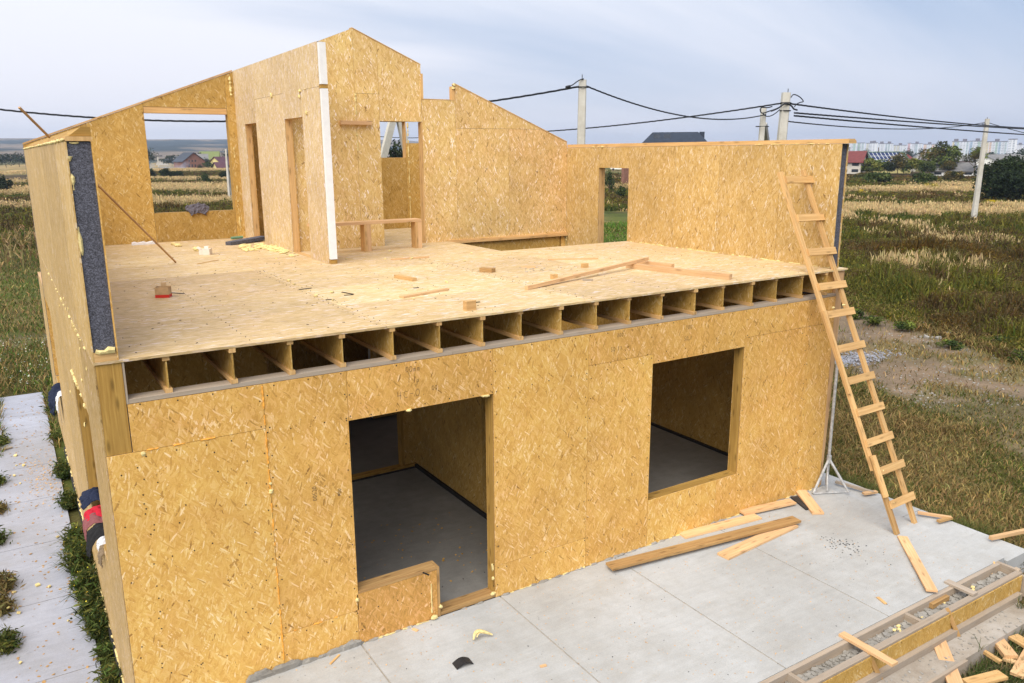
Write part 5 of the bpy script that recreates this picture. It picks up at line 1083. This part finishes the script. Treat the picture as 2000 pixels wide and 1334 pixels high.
def loop(label, pts, r=.02):
    P = [Vector(p) for p in pts]; out = []
    for i in range(len(P) - 1):
        p0, p1_, p2_, p3_ = P[max(i - 1, 0)], P[i], P[i + 1], P[min(i + 2, len(P) - 1)]
        for k in range(6):
            t = k / 6; out.append(.5 * ((2 * p1_) + (p2_ - p0) * t + (2 * p0 - 5 * p1_ + 4 * p2_ - p3_) * t * t + (3 * p1_ - p0 - 3 * p2_ + p3_) * t ** 3))
    m = MB(); m.tube(out + [P[-1]], r, 5); o = m.build('cable_loop', CABLE); tag(o, label, 'cable')
loop('cable loop arching over to the right of the tall pole head', [at(x, y, 1, 13) for x, y in ((1545, 190), (1549, 185), (1556, 186), (1564, 191), (1569, 198), (1563, 200), (1555, 204), (1552, 209))])
loop('cable bundle bent round the tall pole below its head', [at(x, y, 1, 12.85) for x, y in ((1506, 217), (1520, 211), (1530, 204), (1538, 203), (1546, 207), (1551, 213), (1557, 215))], .03)
loop('slack cable hanging between the short and the tall pole', [at(x, y, 1, 15) for x, y in ((1490, 222), (1497, 227), (1506, 226), (1516, 220), (1526, 211))])
loop('small cable loop around the head of the shorter pole', [at(x, y, 1, 21.7) for x, y in ((1508, 208), (1500, 210), (1488, 210), (1485, 215), (1489, 221), (1503, 217), (1512, 214))], .03)
loop('cable tail feeding the left clamp of the nearest pole', [at(x, y, 1, YP - .1) for x, y in ((1107, 170), (1118, 166), (1126, 160), (1133, 156), (1140, 154))], .018)
m = MB(); m.tube([at(1106, 171, 1, YP), at(1113, 169, 1, YP)], .05, 8); o = m.build('cable_joint', IRON); tag(o, 'black cable joint left of the nearest pole', 'joint')

# ------------------------------------------------------------------ far buildings
BRICK = plain('red_brick', (0.22, 0.11, 0.08), .85, 3, .25); PLAS = plain('plaster', (0.50, 0.47, 0.42), .85, 2, .12); YELW = plain('yellow_plaster', (0.62, 0.55, 0.25), .85, 2, .1); WPL = plain('white_plaster', (0.72, 0.72, 0.70), .85, 2, .1)
RRED = plain('red_roof', (0.14, 0.033, 0.03), .6, 1.5, .2); RGRY = plain('grey_roof', (0.17, 0.165, 0.165), .7, 1.5, .25); RNAV = plain('navy_roof', (0.02, 0.028, 0.045), .45, 1.2, .25); RMAR = plain('maroon_roof', (0.085, 0.032, 0.045), .5, 1.5, .15); RGRN = plain('green_roof', (0.15, 0.18, 0.055), .6, 1.5, .15); RDGR = plain('dark_green_roof', (0.04, 0.07, 0.05), .5, 1.5, .15)
SOLAR = plain('solar_cell', (0.02, 0.03, 0.09), .2, 2, .2, bmp=0); SOLF = plain('solar_frame', (0.45, 0.47, 0.5), .4, 2, .1, bmp=0)
def house(name, label, px, ybase, ytop, wpx, dep, rot, wm, rm, roof=.45, dist=None, win=(3, 1), cat='house', chimney=False, over=.5, wins=True, hip=0.0, group=None):
    """gable house: ridge along its local x; rot turns it about z from facing the camera"""
    b = at(px, ybase, 2, -.55) if dist is None else far(px, ybase, dist); r = math.hypot(b.x - CAM.x, b.y - CAM.y); g = float(gz(b.x, b.y)) - .1; b = Vector((b.x, b.y, g)); H = far(px, ytop, r).z - g; W = wpx * r / FPX * 1.1
    t = thing(name, label, cat, b, group); v = Vector((b.x - CAM.x, b.y - CAM.y, 0)).normalized(); a = math.atan2(v.y, v.x) - math.pi / 2 + rot
    X = Vector((math.cos(a), math.sin(a), 0)); Y = Vector((-math.sin(a), math.cos(a), 0)); Z = Vector((0, 0, 1)); hw = W / 2; hd = dep / 2; he = H * (1 - roof)
    def P(x, y, z): return b + X * x + Y * y + Z * z
    m = MB(); m.prism([P(-hw, -hd, 0), P(hw, -hd, 0), P(hw, -hd, he), P(-hw, -hd, he)], Y * dep)
    if hip == 0:
        for s_ in (-1, 1): m.prism([P(s_ * (hw - .1), -hd, he), P(s_ * (hw - .1), hd, he), P(s_ * (hw - .1), 0, H - .15)], X * s_ * .098)
    w = m.build('wall', wm, t); m = MB(); o_ = over; hx = hw + o_
    if hip == 0:
        k = (H - he) / hd
        for s_ in (-1, 1): m.prism([P(-hx, 0, H), P(hx, 0, H), P(hx, s_ * (hd + o_), he - k * o_), P(-hx, s_ * (hd + o_), he - k * o_)], Z * .12)
    else:
        h2 = hw * (1 - hip); c4 = [P(-hx, -hd - o_, he), P(hx, -hd - o_, he), P(hx, hd + o_, he), P(-hx, hd + o_, he)]; R0, R1 = P(-h2, 0, H), P(h2, 0, H)
        for f in ([c4[0], c4[1], R1, R0], [c4[1], c4[2], R1], [c4[2], c4[3], R0, R1], [c4[3], c4[0], R0], [c4[3], c4[2], c4[1], c4[0]]): m.face(f)
    rf = m.build('roof', rm, t)
    if chimney:
        m = MB(); c0 = P(hw * .62, 0, 0); m.prism([c0 + X * -.35 + Y * -.35 + Z * (H - 1), c0 + X * .35 + Y * -.35 + Z * (H - 1), c0 + X * .35 + Y * .35 + Z * (H - 1), c0 + X * -.35 + Y * .35 + Z * (H - 1)], Z * (2.0 if chimney is True else chimney)); m.build('chimney', rm, rf)
    if wins:
        nc, ns = win; fh = he / ns
        for i in range(nc):
            for k in range(ns):
                x = -hw + W * (i + .5) / nc; ww = min(.7, W / nc * .3); m = MB(); m.prism([P(x - ww, -hd - .02, fh * k + fh * .35), P(x + ww, -hd - .02, fh * k + fh * .35), P(x + ww, -hd - .02, fh * k + fh * .8), P(x - ww, -hd - .02, fh * k + fh * .8)], Y * -.05); m.build('window', GLASS, w)
    return t, P, (hw, hd, he, H)
house('village_house', 'dark navy roof of a villa with a square chimney showing above the right wall', 1316, 330, 258, 142, 13, R(0), PLAS, RNAV, roof=.46, dist=120, win=(4, 2), chimney=1.0, hip=.47)
bt = SC.objects['village_house']
for x in (1283, 1303):
    c = far(x, 266, 115.2); m = MB(); v = Vector((c.x - CAM.x, c.y - CAM.y, 0)).normalized(); s_ = Vector((v.y, -v.x, 0)); up_ = (v * .75 + Vector((0, 0, .55))).normalized(); nn = s_.cross(up_)
    m.prism([c - s_ * .45 - up_ * .5, c + s_ * .45 - up_ * .5, c + s_ * .45 + up_ * .5, c - s_ * .45 + up_ * .5], v * .5); m.build('roof_window', GLASS, bt)
house('village_house', 'house with a red roof and grey walls at the left of the village row', 1654, 336, 296, 48, 9, R(-8), PLAS, RRED, win=(3, 2), dist=205)
t, P, (hw, hd, he, H) = house('village_house', 'green-roofed house with solar panels and a yellow gable', 1722, 337, 297, 60, 9, R(28), YELW, RDGR, roof=.62, dist=212, win=(3, 1), chimney=.8)
k_ = (H - he) / hd
m = MB(); m.prism([P(-hw * .88, -hd * .10, H - k_ * hd * .10 + .16), P(hw * .88, -hd * .10, H - k_ * hd * .10 + .16), P(hw * .88, -hd * .95, H - k_ * hd * .95 + .16), P(-hw * .88, -hd * .95, H - k_ * hd * .95 + .16)], Vector((0, 0, .03))); m.build('panel_rack', SOLF, t)
for i in range(8):
    for q in range(3):
        x0 = -hw * .86 + i * hw * 1.7 / 8; x1 = x0 + hw * 1.7 / 8 - .22; s0_, s1_ = .12 + q * .27, .12 + q * .27 + .225; m = MB()
        m.prism([P(x0, -hd * s0_, H - k_ * hd * s0_ + .2), P(x1, -hd * s0_, H - k_ * hd * s0_ + .2), P(x1, -hd * s1_, H - k_ * hd * s1_ + .2), P(x0, -hd * s1_, H - k_ * hd * s1_ + .2)], Vector((0, 0, .06))); m.build('solar_panel', SOLAR, t)
house('village_house', 'small house with a rusty red hipped roof behind the dark tree', 1763, 334, 301, 20, 8, R(20), PLAS, RRED, dist=240, win=(2, 1), hip=.5)
house('village_house', 'low white house with a long grey slate roof at the field edge', 1866, 338, 317, 60, 9, R(-6), WPL, RGRY, roof=.62, dist=205, win=(3, 1), hip=.2)
house('village_house', 'grey-roofed house behind the low white one, dark upper storey', 1872, 330, 303, 36, 9, R(10), BRICK, RGRY, dist=290, win=(3, 1), hip=.4)
house('village_house', 'far house with a pale grey hipped roof left of the big tree', 1800, 322, 301, 24, 9, R(12), PLAS, RGRY, dist=340, win=(3, 1), hip=.4)
house('village_house', 'small brown house between the big tree and the slate roof', 1815, 330, 310, 26, 8, R(0), BRICK, RGRY, dist=280, win=(3, 1))
house('village_house', 'white gabled house just behind the slender leaning pole', 1922, 318, 302, 16, 8, R(70), WPL, RGRY, dist=330, win=(2, 2))
house('shed', 'long white shed right of the slender leaning pole', 1955, 316, 302, 44, 10, R(-4), WPL, RGRY, dist=380, win=(5, 1), cat='shed', roof=.3)
house('village_house', 'beige house at the right edge of the photo above the big bush', 1990, 324, 304, 26, 9, R(15), PLAS, RGRY, dist=330, win=(3, 2))
house('village_house', 'grey-roofed house seen between the shed and the right edge', 1968, 322, 309, 20, 8, R(-20), PLAS, RGRY, dist=300, win=(2, 1))
house('village_house', 'small house with a white roof left of the solar house', 1692, 326, 302, 16, 8, R(15), WPL, RGRY, dist=260, win=(2, 1))
house('brick_house', 'unfinished red brick house with a dark roof and arched porch', 371, 328.5, 298, 32, 9, R(116), BRICK, RNAV, roof=.5, dist=345, wins=False, cat='house')
bh = SC.objects['brick_house']; m = MB()
for i in range(3):
    for (ya, yb) in ((312.5, 316), (321, 326)):
        c0 = far(368 + i * 6, ya, 336); c1_ = far(371 + i * 6, yb, 336); v = Vector((c0.x - CAM.x, c0.y - CAM.y, 0)).normalized(); m = MB(); m.prism([c0, Vector((c1_.x, c1_.y, c0.z)), c1_, Vector((c0.x, c0.y, c1_.z))], v * .3); m.build('window', GLASS, bh)
house('village_house', 'grey-roofed brick wing behind the unfinished brick house', 396, 322, 301, 16, 9, R(0), BRICK, RGRY, dist=400, win=(2, 2))
house('village_house', 'pale house with a yellow-green roof behind the brick house', 411, 318, 296, 28, 10, R(-5), PLAS, RGRN, roof=.6, dist=450, win=(3, 2))
house('village_house', 'yellow house with a maroon upper roof at the right of the large rear window', 434, 328, 306.5, 26, 8, R(38), YELW, RMAR, roof=.55, dist=330, win=(3, 1))
house('village_house', 'lower maroon-roofed wing in front of the yellow house', 430, 329, 317, 16, 5, R(20), YELW, RMAR, roof=.6, dist=318, wins=False)
house('village_house', 'small pale gabled house in the smoke', 317, 321, 311, 6, 6, R(80), PLAS, RGRY, dist=480, win=(1, 1))
# a van and a brick pier seen through the right-hand opening
van = thing('parked_van', 'white van parked far off, seen through the opening in the right wall', 'van', far(1207, 340, 240)); c = far(1207, 339, 240); v = Vector((c.x - CAM.x, c.y - CAM.y, 0)).normalized(); s_ = Vector((v.y, -v.x, 0))
g = float(gz(c.x, c.y)); c.z = g
m = MB(); m.prism([c + s_ * a + Vector((0, 0, z)) for a, z in ((-2.3, .4), (2.3, .4), (2.3, 1.2), (1.6, 1.35), (1.1, 2.0), (-2.3, 2.0))], v * 1.8); m.build('body', WPL, van)
m = MB(); m.prism([c + s_ * a + Vector((0, 0, z)) - v * .02 for a, z in ((.3, 1.3), (1.4, 1.3), (1.0, 1.85), (.3, 1.85))], v * .01); m.build('window', GLASS, van)
for x in (-1.4, 1.4):
    m = MB(); m.tube([c + s_ * x + Vector((0, 0, .35)) - v * .05, c + s_ * x + Vector((0, 0, .35)) + v * .2], .35, 12); m.build('wheel', BLACK, van)
pp = at(1221, 362, 2, -.3); m = MB(); m.box(pp.x - .6, pp.x + .6, pp.y - .3, pp.y + .3, -.6, far(1221, 326, math.hypot(pp.x - CAM.x, pp.y - CAM.y)).z); o = m.build('brick_pier', BRICK); tag(o, 'red brick pier seen at the right of the opening in the right wall', 'brick pier')

# apartment blocks on the horizon
def shade(n, c): return plain(n, c, .8, .2, .08, bmp=0)
AW = shade('panel_white', (0.66, 0.68, 0.72)); AWIN = shade('window_dark', (0.16, 0.19, 0.26)); AG = shade('roof_felt', (0.14, 0.13, 0.15))
ACC = {'b': shade('panel_blue', (.34, .45, .58)), 'y': shade('panel_yellow', (.66, .56, .34)), 'g': shade('panel_green', (.38, .50, .42)), 'r': shade('panel_pink', (.58, .34, .34)), 'o': shade('panel_peach', (.70, .50, .38)), 't': shade('panel_teal', (.45, .53, .56)), 'c': shade('panel_cream', (.62, .60, .50)), 'w': AW}
def block(label, x0, x1, ytop, dist, accents, floors=9, dep=13, pent=True):
    A = far(x0, 297, dist); B = far(x1, 297, dist); g = float(gz(A.x, A.y)) - 1; A.z = B.z = g; H = far((x0 + x1) / 2, ytop, dist).z - g
    t = thing('apartment_block', label, 'apartment block', (A + B) / 2, 'apartment blocks on the horizon'); u = (B - A).normalized(); L_ = (B - A).length; v = Vector((-u.y, u.x, 0)); v = v if v.dot(A - CAM) > 0 else -v; Z = Vector((0, 0, 1))
    def pr(m, a, b, z0, z1, d0, d1): m.prism([A + u * a + v * d0 + Z * z0, A + u * b + v * d0 + Z * z0, A + u * b + v * d0 + Z * z1, A + u * a + v * d0 + Z * z1], v * (d1 - d0))
    m = MB(); pr(m, 0, L_, 0, H, 0, dep); m.build('wall', AW, t); m = MB(); pr(m, -.3, L_ + .3, H, H + .8, -.3, dep + .3); m.build('roof', AG, t)
    if pent:
        for i in range(max(1, int(L_ / 26))): m = MB(); q = (i + .5) * L_ / max(1, int(L_ / 26)); pr(m, q - 2.5, q + 2.5, H + .8, H + 3.6, 4, 9); m.build('lift_housing', AG, t)
    fh = H / floors; n = len(accents)
    for k in range(floors):
        m = MB(); z0 = fh * k + fh * .38
        for i in range(int(L_ / 3.4)): a = i * 3.4 + 1; pr(m, a, a + 1.7, z0, z0 + fh * .42, -.12, -.01)
        m.build('window_row', AWIN, t)
    for i, c in enumerate(accents):
        if c in '.': continue
        a = L_ * (i + .15) / n; m = MB(); pr(m, a, a + min(5.5, L_ / n * .6), fh * .5, H - .3, -1.2, -.13); o = m.build('balcony_stack', ACC[c], t)
        m = MB(); 
        for k in range(floors): pr(m, a + .3, a + min(5.5, L_ / n * .6) - .3, fh * k + fh * .55, fh * k + fh * .85, -1.26, -1.21)
        m.build('window_row', AWIN, o)
block('long pale nine-storey block behind the red-roofed house', 1640, 1672, 279, 1500, 'wgwg'); block('grey-green apartment block right of the first long one', 1673, 1688, 279.5, 1520, 'gt', pent=False)
block('pale apartment block above the solar house, left part', 1690, 1711, 280, 1480, 'cw.'); block('peach-tinted block above the solar house', 1699, 1713, 279, 1560, 'oc'); block('white apartment block above the solar panels', 1714, 1727, 281, 1420, 'ww'); block('white stepped apartment block beside the solar roof', 1728, 1743, 281, 1440, 'ttw')
block('wide cream apartment block in the middle of the skyline', 1744, 1770, 284, 1440, 'ccww', floors=8); block('short apartment block with a pink end', 1771, 1778, 280, 1500, 'r', pent=False); block('white apartment block beside the pink-ended one', 1778.5, 1800, 281, 1500, 'wtw'); block('peach and white block left of the big tree', 1802, 1826, 282, 1500, 'owo')
block('yellow and blue block right of the big tree', 1858, 1872, 277, 1180, 'ybg', pent=True); block('white block with blue balconies right of the big tree', 1873, 1891, 277, 1200, 'wwt'); block('blue-striped block left of the slender leaning pole', 1892, 1922, 276, 1220, 'bwgw')
block('long multicoloured block right of the slender leaning pole', 1924, 1966, 277, 1190, 'yowgbwt'); block('tall blank white gable end block', 1967, 1984, 272.5, 1060, 'w..', floors=10, pent=False); block('hazy white block behind the blank gable end', 1984, 1997, 283, 1700, 'ww'); block('hazy low block at the right edge of the skyline', 1996, 2030, 288, 2000, 'wcwc', floors=7)

# ------------------------------------------------------------------ trees and bushes
for a in (
    ('pine_tree', 'dark broad tree behind the unfinished brick house roof', 383, 298, 320, 22, G3, 420), ('oak_tree', 'tall dark tree at the left of the large rear window', 292, 290, 324, 26, G3, 400), ('oak_tree', 'dark tree grove left of the brick house', 336, 302, 322, 32, G3, 430),
    ('oak_tree', 'dark tree between the brick house and the maroon roof', 404, 307, 326, 18, G3, 360), ('oak_tree', 'rounded green tree in front of the maroon-roofed house', 408, 315, 330, 22, G1, 320), ('oak_tree', 'small bluish tree right against the brick house', 393, 320, 329, 12, G3, 315),
    ('oak_tree', 'dark tree at the horizon on the far left edge', 12, 300, 323, 30, G3, 470), ('oak_tree', 'dark tree right of the one on the far left edge', 38, 298, 323, 20, G3, 480), ('oak_tree', 'dark tree hidden mostly by the side wall', 58, 300, 323, 30, G3, 480),
    ('oak_tree', 'dark tree right of the maroon roofs at the window edge', 446, 290, 316, 20, G3, 480)):
    tree(a[0], a[1], a[2], a[3], a[4], a[5], a[6], dist=a[7], n=900, trunk=.12, group='far trees seen left of the partition')
for a in (
    (292, 333, 355, 30, G3, 'leftmost of the three dark bushes seen through the large rear window'), (324, 332, 354, 26, G3, 'middle of the three dark bushes seen through the large rear window'), (345, 336, 354, 28, G3, 'rightmost of the three dark bushes seen through the large rear window'),
    (402, 340, 364, 22, G1, 'single bright green bush seen through the large rear window'), (418, 359, 372, 9, G1, 'little conifer-like bush right of the single green one'), (440, 336, 355, 22, G3, 'dark bush beside the slender pole in the large rear window'), (314, 355, 362, 18, G1, 'low green bush in front of the dark trio'), (354, 354, 361, 16, G1, 'low bush right of the dark trio'), (6, 346, 376, 34, G3, 'dark round bush at the left edge of the photo'), (387, 350, 360, 9, G4, 'small brown shrub left of the single green bush')):
    tree('bush', a[5], a[0], a[1], a[2], a[3], a[4], n=1600, trunk=.0, cat='bush', clump=18)
for a in (
    (1705, 309, 339, 42, G2, 'yellow-green bushy tree in front of the solar house'), (1676, 322, 340, 24, G1, 'green bush in front of the red-roofed house'), (1733, 315, 338, 22, G3, 'dark bush at the right end of the solar roof'), (1753, 298, 338, 32, G4, 'olive dark tree right of the solar roof'), (1781, 306, 338, 36, G2, 'bright yellow-green tree in the middle of the village row'), (1812, 314, 338, 26, G1, 'dark green tree left of the biggest tree'),
    (1835, 276, 338, 52, G2[:2] + G4, 'biggest tree of the village row with yellowing top'), (1852, 312, 338, 24, G4, 'low brownish tree right of the biggest one'), (1903, 286, 337, 30, G2 + G4, 'thin-crowned tree left of the slender leaning pole'), (1682, 302, 322, 14, G1, 'small tree right of the red roof')):
    tree('oak_tree', a[5], a[0], a[1], a[2], a[3], a[4], n=2600, trunk=.10 if a[0] != 1903 else .35, dist=205 - (a[0] % 7), group='trees of the village row', clump=22)
for a in ((1690, 291, 302, 16, 520, 'far dark tree above the small white-roofed house'), (1772, 291, 306, 26, 500, 'far dark tree cluster left of the cream block foot'), (1798, 285, 303, 18, 520, 'far dark conical tree below the peach block'), (1868, 293, 306, 16, 520, 'far dark tree below the yellow and blue block'), (1937, 294, 305, 22, 520, 'far dark trees below the multicoloured block'), (1986, 290, 310, 30, 430, 'far dark tree below the blank gable end'), (1710, 293, 302, 12, 600, 'far dark tree behind the solar house ridge'), (1850, 296, 308, 18, 480, 'far tree behind the biggest tree'), (2003, 286, 312, 26, 440, 'far dark tree at the right edge')):
    tree('oak_tree', a[5], a[0], a[1], a[2], a[3], G3, dist=a[4], n=700, trunk=.05, group='far trees below the apartment blocks')
tree('bush', 'large dark round bush at the right edge of the field', 1963, 318, 377, 96, G3 + G1[1:2], dist=98, n=16000, trunk=.0, cat='bush', clump=90, leaf=.24)
for a in ((1718, 338, 362, 50, G1, 'left green bush beyond the tan grass band'), (1800, 340, 363, 40, G1, 'middle green bush beyond the tan grass band'), (1861, 337, 358, 34, G4, 'spiky dark bush left of the slender leaning pole'), (1682, 340, 352, 36, G4, 'low olive bush beside the end of the right wall'), (1992, 336, 372, 30, G4, 'brown-green bush at the right edge behind the large dark one')):
    tree('bush', a[5], a[0], a[1], a[2], a[3], a[4], n=2200, trunk=.0, cat='bush', clump=22)
for a in ((1818, 362, 377, 28, 'largest yellow goldenrod clump in the field'), (1680, 373, 384, 22, 'yellow goldenrod clump near the end of the right wall'), (1863, 370, 378, 14, 'small yellow goldenrod clump right of the largest'), (1903, 411, 423, 28, 'yellow goldenrod clump at the foot of the slender pole'), (1724, 378, 386, 16, 'faint yellow goldenrod clump in the tan grass'), (1945, 395, 410, 34, 'loose yellow goldenrod patch in the tan grass at the right')):
    tree('goldenrod', a[4], a[0], a[1], a[2], a[3], YL, n=900, trunk=.0, cat='goldenrod', clump=10, leaf=.09, group='goldenrod clumps in the field')
for a in ((775, 278, 322, 90, G3, 90, 'dark tree filling the foot of the small rear window'), (735, 284, 322, 50, G3, 95, 'dark tree at the left of the small rear window')): tree('oak_tree', a[6], a[0], a[1], a[2], a[3], a[4], dist=a[5], n=3000, trunk=.0, clump=30)
for a in ((1190, 338, 384, 26, G1, 'green bush at the left of the opening in the right wall'), (1214, 366, 392, 26, G1, 'low green bush in the middle of the opening in the right wall')): tree('bush', a[5], a[0], a[1], a[2], a[3], a[4], n=1300, trunk=.0, cat='bush', clump=12, leaf=.14)
for a in ((1705, 612, 655, 44), (1945, 650, 690, 60), (1850, 660, 700, 44), (1760, 625, 665, 44), (1990, 680, 730, 50), (1670, 600, 640, 30)):
    tree('leafy_weed', 'broad green weed clump at the gravel edge, %s' % ('left', 'right', 'middle', 'left of middle', 'far right', 'far left')[(1705, 1945, 1850, 1760, 1990, 1670).index(a[0])], a[0], a[1], a[2], a[3], G1 + G2[:1], n=700, trunk=.0, cat='weed', clump=14, leaf=.06, group='green weed clumps at the gravel edge')
c = at(1685, 706, 2, -.27); rubble('gravel_heap', 900, lambda: (c.x + random.gauss(0, .6), c.y + random.gauss(.2, .22), float(gz(c.x, c.y)) + random.uniform(0, .05)), (.012, .04), CONP, 'patch of white gravel behind the ladder', 'gravel', .6)
rubble('stones', 160, lambda: (lambda p: (p.x, p.y, float(gz(p.x, p.y))))(at(random.uniform(1780, 2000), random.gauss(618, 22), 2, -.28)), (.03, .11), CONF, 'rubble stones half hidden in the weeds at the gravel edge', 'stones', .7)
rubble('stones', 500, lambda: (lambda p: (p.x, p.y, float(gz(p.x, p.y))))(at(random.uniform(1660, 2000), random.uniform(650, 800), 2, -.28)), (.012, .04), CONF, 'small stones scattered over the gravel track', 'stones', .6)

# ------------------------------------------------------------------ haze and smoke
def volume(name, x0, x1, y0, y1, z0, z1, dens, colr, noise_=None):
    m = MB(); m.box(x0, x1, y0, y1, z0, z1); mt = bpy.data.materials.new(name); mt.use_nodes = True; nt = mt.node_tree; nt.nodes.clear(); out = nt.nodes.new('ShaderNodeOutputMaterial'); pv = nt.nodes.new('ShaderNodeVolumePrincipled')
    pv.inputs['Color'].default_value = (*colr, 1); pv.inputs['Density'].default_value = dens; pv.inputs['Anisotropy'].default_value = 0.2; nt.links.new(pv.outputs[0], out.inputs['Volume'])
    o = m.build(name, mt); tag(o, kind='stuff'); return o, pv, nt
volume('haze', -4000, 4000, -300, 4100, -3.5, 112, 0.00021, (0.62, 0.76, 1.0))

def smoke():
    a = far(300, 318, 318); b = far(348, 318, 352); g = float(gz((a.x + b.x) / 2, (a.y + b.y) / 2))
    m = MB(); m.box(min(a.x, b.x), max(a.x, b.x), 312, 340, g - .3, g + 9)
    mt = bpy.data.materials.new('smoke'); mt.use_nodes = True; nt = mt.node_tree; N = nt.nodes; L = nt.links; N.clear(); out = N.new('ShaderNodeOutputMaterial'); pv = N.new('ShaderNodeVolumePrincipled'); L.new(pv.outputs[0], out.inputs['Volume'])
    pv.inputs['Color'].default_value = (.55, .72, .95, 1); tc = N.new('ShaderNodeTexCoord').outputs['Generated']; n = noise(N, L, mapping(N, L, tc, (2.2, 1.5, 2.4), 0, (.3, .1, .2)), 1.6, 4, .6, .8); sp = N.new('ShaderNodeSeparateXYZ'); L.new(tc, sp.inputs[0])
    e = mth(N, L, 'MULTIPLY', mth(N, L, 'SUBTRACT', n.outputs[0], mth(N, L, 'MULTIPLY_ADD', sp.outputs[2], .45, .36)), .22); L.new(mth(N, L, 'MAXIMUM', e, 0.0), pv.inputs['Density'])
    o = m.build('smoke', mt); tag(o, 'thin bluish smoke drifting over the ground left of the brick house', 'smoke', kind='stuff')
smoke()

chips_on(2.6, 4.3, .5, 2.4, .003, 90, (.006, .022), TIMD, 'foam_crumbs', 'yellowish crumbs and chips on the dark ground-floor slab inside the doorway', 'foam crumbs', .2)
m = MB()
for gx in (0.06, 1.25, 2.45, 2.55, 3.75, 4.95, 5.05, 6.2, 7.4, 8.6):
    for k in range(30):
        y = .12 + k * .15
        if y < 4.45: m.tube([(gx + random.uniform(-.008, .008), y, ZD + .0006), (gx, y, ZD + .0026)], .006, 5)
hpart('screw_heads', m, SCREW, fd)
